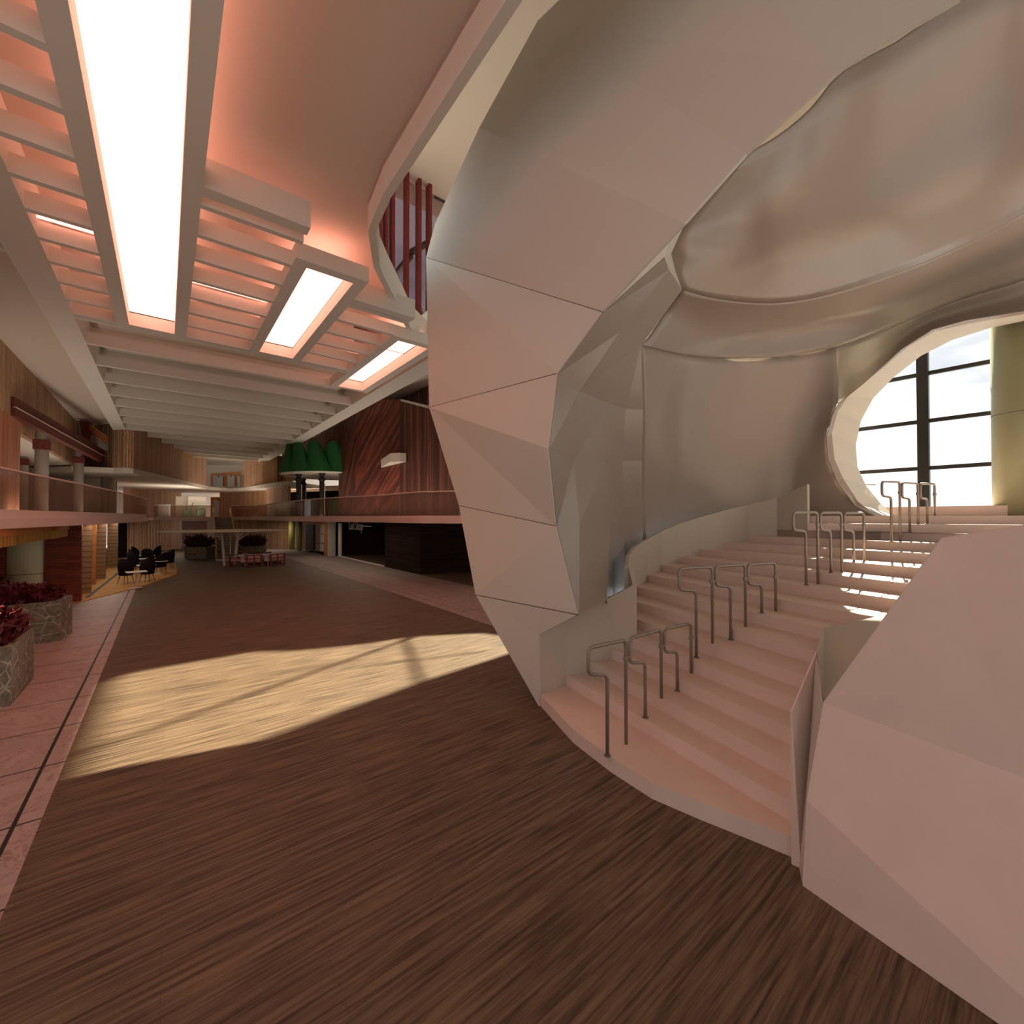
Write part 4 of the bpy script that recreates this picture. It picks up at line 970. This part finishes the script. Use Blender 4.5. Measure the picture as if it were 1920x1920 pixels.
# near, right-hand side of the mouth
A = at(1545, 1318, X=4.62); B = at(1765, 1011, X=4.62); Cc = at(1930, 985, X=4.58); Cd = at(2200, 965, X=4.5)
G = at(1925, 1459, X=4.58); G2 = at(2250, 1590, X=4.5); E1 = at(1514, 1500, X=4.42); E0 = at(1506, 1585, X=4.36); 
flo = at(1506, 1575, X=4.7); Ef = Vector((E0.x, E0.y, 0)); Gf = Vector((4.0, -.5, 0)); Hf = Vector((3.85, -2.6, 0))
fr = MB().add([A, B, Cc, Cd, G, G2, E1, Ef, Gf, Hf], [[0, 4, 1], [1, 4, 2], [2, 4, 5, 3], [0, 6, 4], [6, 7, 8], [6, 8, 4], [4, 8, 9, 5]])
fr.build('near_face', M_step, T, solid=.03)
i0 = at(1483, 1335, t=4.02); i1 = Vector((i0.x, i0.y, 0)); j0 = at(1507, 1300, t=4.32); j1 = at(1499, 1500, t=3.97); j1 = Vector((j1.x, j1.y, 0))
b8 = at(1545, 1178, z=RISE*8); c9 = at(1668, 1152, z=RISE*9+.1)
k0 = at(1531, 1221, t=4.3)
Af = Ef
MB().add([i0, i1, j1, k0], [[0, 1, 2, 3]]).build('near_lip', M_step, T, solid=.015)
MB().add([k0, j1, Af, E1, A, b8], [[0, 1, 3], [1, 2, 3], [0, 3, 4], [0, 4, 5]]).build('near_lip_side', M_shell, T, solid=.015)
far = at(1790, 1012, X=9.5)
MB().add([b8, A, c9, B, Vector((8.6, .2, 2.0))], [[0, 1, 2], [1, 3, 4], [1, 4, 2]]).build('near_inner_face', M_shell, T, solid=.015)
MB().add([B, Cc, Cd, Vector((9, .5, 2.95)), Vector((9, -1.0, 2.95))], [[0, 1, 4, 3], [1, 2, 4]]).build('near_top', M_step, T, solid=.02)

# handrails
RL = {
 'lowest': [((1139, 1417.5, 1), (1139, 1266), (1103, 1264), (1103, 1215), (1174, 1200), (1174, 1395, 1)),
            ((1210, 1346, 2), (1210, 1242), (1180, 1243), (1180, 1197), (1240, 1181), (1240, 1308.8, 3)),
            ((1270, 1295.6, 3), (1270, 1222), (1246, 1223), (1246, 1180), (1296, 1168), (1296, 1262, 4))],
 'second lowest': [((1305.6, 1233.4, 5), (1305, 1108), (1273.5, 1106), (1273.5, 1066), (1336, 1063), (1336, 1206, 6)),
            ((1370, 1200, 6), (1370, 1100), (1341.6, 1098.5), (1341.6, 1062), (1398, 1059), (1398, 1175, 7)),
            ((1428.4, 1150, 8), (1428.4, 1097.5), (1402.6, 1095.6), (1402.6, 1058.5), (1454.5, 1056), (1454.5, 1146, 8))],
 'third': [((1511.6, 1097.5, 10), (1511, 996), (1487.5, 993.4), (1487.5, 960.6), (1533, 960.6), (1533.8, 1095, 10)),
            ((1558, 1074.6, 11), (1558, 995), (1538.4, 992.2), (1538.4, 961.3), (1578.5, 961.3), (1578.8, 1072.8, 11)),
            ((1601, 1053.4, 12), (1601, 996), (1583.4, 992.7), (1583.4, 961.8), (1620, 961.8), (1620.6, 1052, 12))],
 'highest': [((1671.6, 1015.4, 14), (1671, 932.5), (1653.8, 929.7), (1653.8, 902.7), (1688, 903.8), (1688, 1014.6, 14)),
            ((1706, 998.5, 15), (1706, 935.5), (1691.5, 933), (1691.5, 905), (1721.5, 906.5), (1721.8, 997.8, 15)),
            ((1738.7, 982.9, 16), (1738.5, 936), (1726, 934), (1726, 906.8), (1753, 907.8), (1753, 982.4, 16))]}
def fillet(P, r, n=5):
    out = [P[0]]
    for i in range(1, len(P)-1):
        a = (P[i-1]-P[i]); b = (P[i+1]-P[i]); rr = min(r, a.length*.45, b.length*.45)
        p0 = P[i]+a.normalized()*rr; p1 = P[i]+b.normalized()*rr
        for k in range(n+1):
            u = k/n; out.append(p0*(1-u)**2+P[i]*2*u*(1-u)+p1*u*u)
    out.append(P[-1]); return out
where = {'lowest': 'lowest grey tube handrail on the first four steps', 'second lowest': 'second grey tube handrail up from the bottom of the stairs', 'third': 'third grey tube handrail up, in the middle of the upper flight', 'highest': 'highest grey tube handrail, standing before the big window'}
for nm, units in RL.items():
    a0 = at(*units[0][0][:2], z=RISE*units[0][0][2])
    t = thing('stair_handrail', where[nm], 'handrail', (a0.x, a0.y, a0.z), 0, 'grey tube handrails on the tunnel stairs')
    prev = None
    for u in units:
        a = at(u[0][0], u[0][1], z=RISE*u[0][2]); b = at(u[5][0], u[5][1], z=RISE*u[5][2])
        P = [a]+[on_wall(q, a, b) for q in u[1:5]]+[b]
        P[1].x, P[1].y = a.x, a.y; P[4].x, P[4].y = b.x, b.y; P[3].x, P[3].y = P[2].x, P[2].y
        r = .024
        MB().tube(fillet(P, .09), r, 12).build('rail_loop', M_rail, t, smooth=True)
        MB().lathe([(.045, 0), (.045, .012)], (a.x, a.y, a.z), 14).build('base_flange', M_rail, t)
        z = P[4].z-.24
        d = Vector((b.x-a.x, b.y-a.y, 0)).normalized()
        MB().tube([Vector((b.x, b.y, z))-d*.05, Vector((b.x, b.y, z))+d*.13], .014, 8).lathe([(.034, z-.03), (.034, z+.03)], (b.x, b.y, 0), 12).build('clamp', M_rail, t)

# ================================================================== GLAZED SIDE AND OUTSIDE
XG = 18.0
t = thing('window_wall', 'tall window with black bars at the top of the tunnel stairs', 'window', (XG, 1, 3.5))
t['kind'] = 'structure'; t.name = 'window_1'
mul = MB()
for yv in (2.51, 6.8, -2.0, -6.6): mul.box(XG-.12, XG+.12, yv-.13, yv+.13, 3.5, 12)
mul.build('mullion', M_black, t)
tr = MB()
for z in (4.683, 6.11, 7.55, 8.98, 10.4): tr.box(XG-.05, XG+.05, -8, 7, z-.055, z+.055)
tr.build('transom', M_black, t)
MB().box(XG-.01, XG+.01, -8, 7, 3.5, 12).build('pane', M_pane, t)
c = at(1921, 900, X=17.25)
t = thing('yellow_column', 'broad ochre yellow round column at the right edge, beside the big window', 'column', (c.x, c.y, 3.2))
rC = (1921-1876)/FPX*c.dot(_F)*.92
MB().lathe([(rC, 2.8), (rC, 8.22)], (c.x, c.y, 0), 48).build('shaft', plain('ochre_shaft', (.34, .325, .19), .4), t, smooth=True)
MB().lathe([(rC+.004, 5.85), (rC+.004, 5.87)], (c.x, c.y, 0), 48).build('joint', M_greystone, t)
c2 = c
tag(MB().tube([at(1623, 908.5, X=16.7), at(1642, 908.5, X=16.7)], .025, 8).build('rail_stub', M_rail), 'short grey bar beyond the window opening, left of the highest handrail', 'bar')

# east wall beyond the tunnel; unseen opening shaped from the sun patch below
patch = [(6.9, 9.9), (7.6, 8.3), (6.34, 8.05), (3.74, 7.71), (-.80, 6.75), (-.84, 11.5), (-.5, 12.0), (.89, 12.5), (2.44, 11.4), (4.0, 10.9), (5.2, 10.8)]
def sunproj(p, X=XG):
    k = (X-p[0])/SUN_DIR.x; return Vector((X, p[1]+SUN_DIR.y*k, SUN_DIR.z*k))
hole = [sunproj(p) for p in patch]
from mathutils.geometry import tessellate_polygon
outr = [Vector((XG, 7.0, 0)), Vector((XG, 50.0, 0)), Vector((XG, 50.0, 12.0)), Vector((XG, 7.0, 12.0))]
loops = [[Vector((q.y, q.z, 0)) for q in outr], [Vector((q.y, q.z, 0)) for q in hole]]
flat = outr+hole
m = MB().add(flat, [list(f) for f in tessellate_polygon(loops)])
struct('wall_right', m, M_white, 'pale side wall behind the tunnel with an added angled opening for the sun patch', 'wall', solid=.12)
t = thing('sun_patch_opening', 'unseen angled opening shaped to throw the sun patch on the plank floor', 'window', (XG, 12, 7)); t['kind'] = 'structure'
def bar(p, q, w): a = sunproj(p); b = sunproj(q); return MB().tube([a, b], w, 6)  # bars traced back along the sun from the shadow lines they cast
bar((-1.6, 7.95), (5.6, 10.9), .06).build('mullion', M_black, t)
bar((-1.4, 10.5), (3.4, 9.75), .03).build('glazing_bar', M_black, t)
bar((5.0, 10.9), (3.85, 7.6), .05).build('mullion', M_black, t)
bar((3.4, 9.3), (6.0, 8.5), .03).build('glazing_bar', M_black, t)
struct('wall_right_end', MB().box(8.6, 17.2, 15.4, 15.55, 9.9, 11.2), M_beam, 'pale upstand at the end of the ceiling opening', 'wall')
# upper lantern over the ceiling opening, and the glazed wall behind the viewer
struct('ceiling_lantern', MB().box(2.8, 18.4, -8.2, 17, 16.5, 16.7), M_ceil, 'pale roof high above the white tunnel', 'ceiling')
struct('wall_lantern', MB().wall([(3.0, -8), (3.3, 8.2), (3.46, 9.46)], 10.1, 16.5, .2).box(18.0, 18.2, -8, 16, 12, 16.5).box(8.6, 18.2, 15.95, 16.1, 16.4, 16.5), M_ceil, 'pale upper wall above the ceiling opening', 'wall')
sw = MB().box(-9.2, 18.4, -8.3, -8.1, 0, 1.0).box(-9.2, 18.4, -8.3, -8.1, 7.0, 16.5)
for x in (-9.2, -3.5, 3.0, 9.0): sw.box(x, x+2.6, -8.3, -8.1, 1.0, 7.0)
struct('wall_front', sw, M_ceil, 'pale wall with tall windows behind the viewer', 'wall')
# high louvres over the ceiling opening
t = thing('louvre_wall', 'tall red upright louvres with tinted glass above the ceiling opening', 'louvres', (6, 15.5, 10))
for x in (697, 711.5, 723, 735, 761.5, 784.5, 804):
    w = 5.5
    a = at(x-w/2+2, 520, Y=15.5); b = at(x+w/2+2, 520, Y=15.5)
    MB().box(a.x, b.x, 15.45, 15.75, 10.1, 16.5).build('louvre', M_redlou, t)
g = at(690, 500, Y=15.9); h = at(830, 500, Y=15.9)
MB().box(g.x-.5, h.x+3, 15.9, 15.93, 9.6, 16.5).build('tinted_glass', M_tint, t)
MB().box(8.0, 17.2, 15.45, 15.9, 10.9, 11.0).build('base_rail', M_beam, t)
for (a, b) in (((690, 575), (770, 480)), ((760, 480), (830, 440))):
    p = at(*a, Y=16.1); q = at(*b, Y=16.1); MB().tube([p, q], .14, 6).build('rafter', M_beam, t)
struct('trim_7', MB().hexa([(8.62, 13.4), (10.5, 13.4), (10.5, 15.3), (8.62, 15.3)], 10.0, 10.6), M_beam, 'pale box beam at the corner of the ceiling opening', 'trim')
# trees outside, far behind the louvres
for (x, yy, r, lab) in ((8.5, 22, 1.2, 'green tree seen through the high louvres, left'), (11.5, 23, 1.1, 'green tree seen through the high louvres, right')):
    tt = thing('tree', lab, 'tree', (x, yy, 11.2)); m = MB()
    for _ in range(260):
        d = Vector((random.gauss(0, 1), random.gauss(0, 1), random.gauss(0, 1))).normalized()*r*random.uniform(.5, 1); c = Vector((x, yy, 14.2))+d
        s = Vector((random.uniform(-1, 1), random.uniform(-1, 1), random.uniform(-1, 1)))*.16; u = Vector((random.uniform(-1, 1), random.uniform(-1, 1), random.uniform(-1, 1)))*.16
        m.add([c-s, c+u, c+s, c-u], [[0, 1, 2, 3]])
    m.build('crown', plain('tree_green%d' % int(x), (.05, .10, .05), .8), tt)
    MB().tube([(x, yy, 11.2), (x, yy, 13.8)], .1, 6).build('trunk', M_soil, tt)
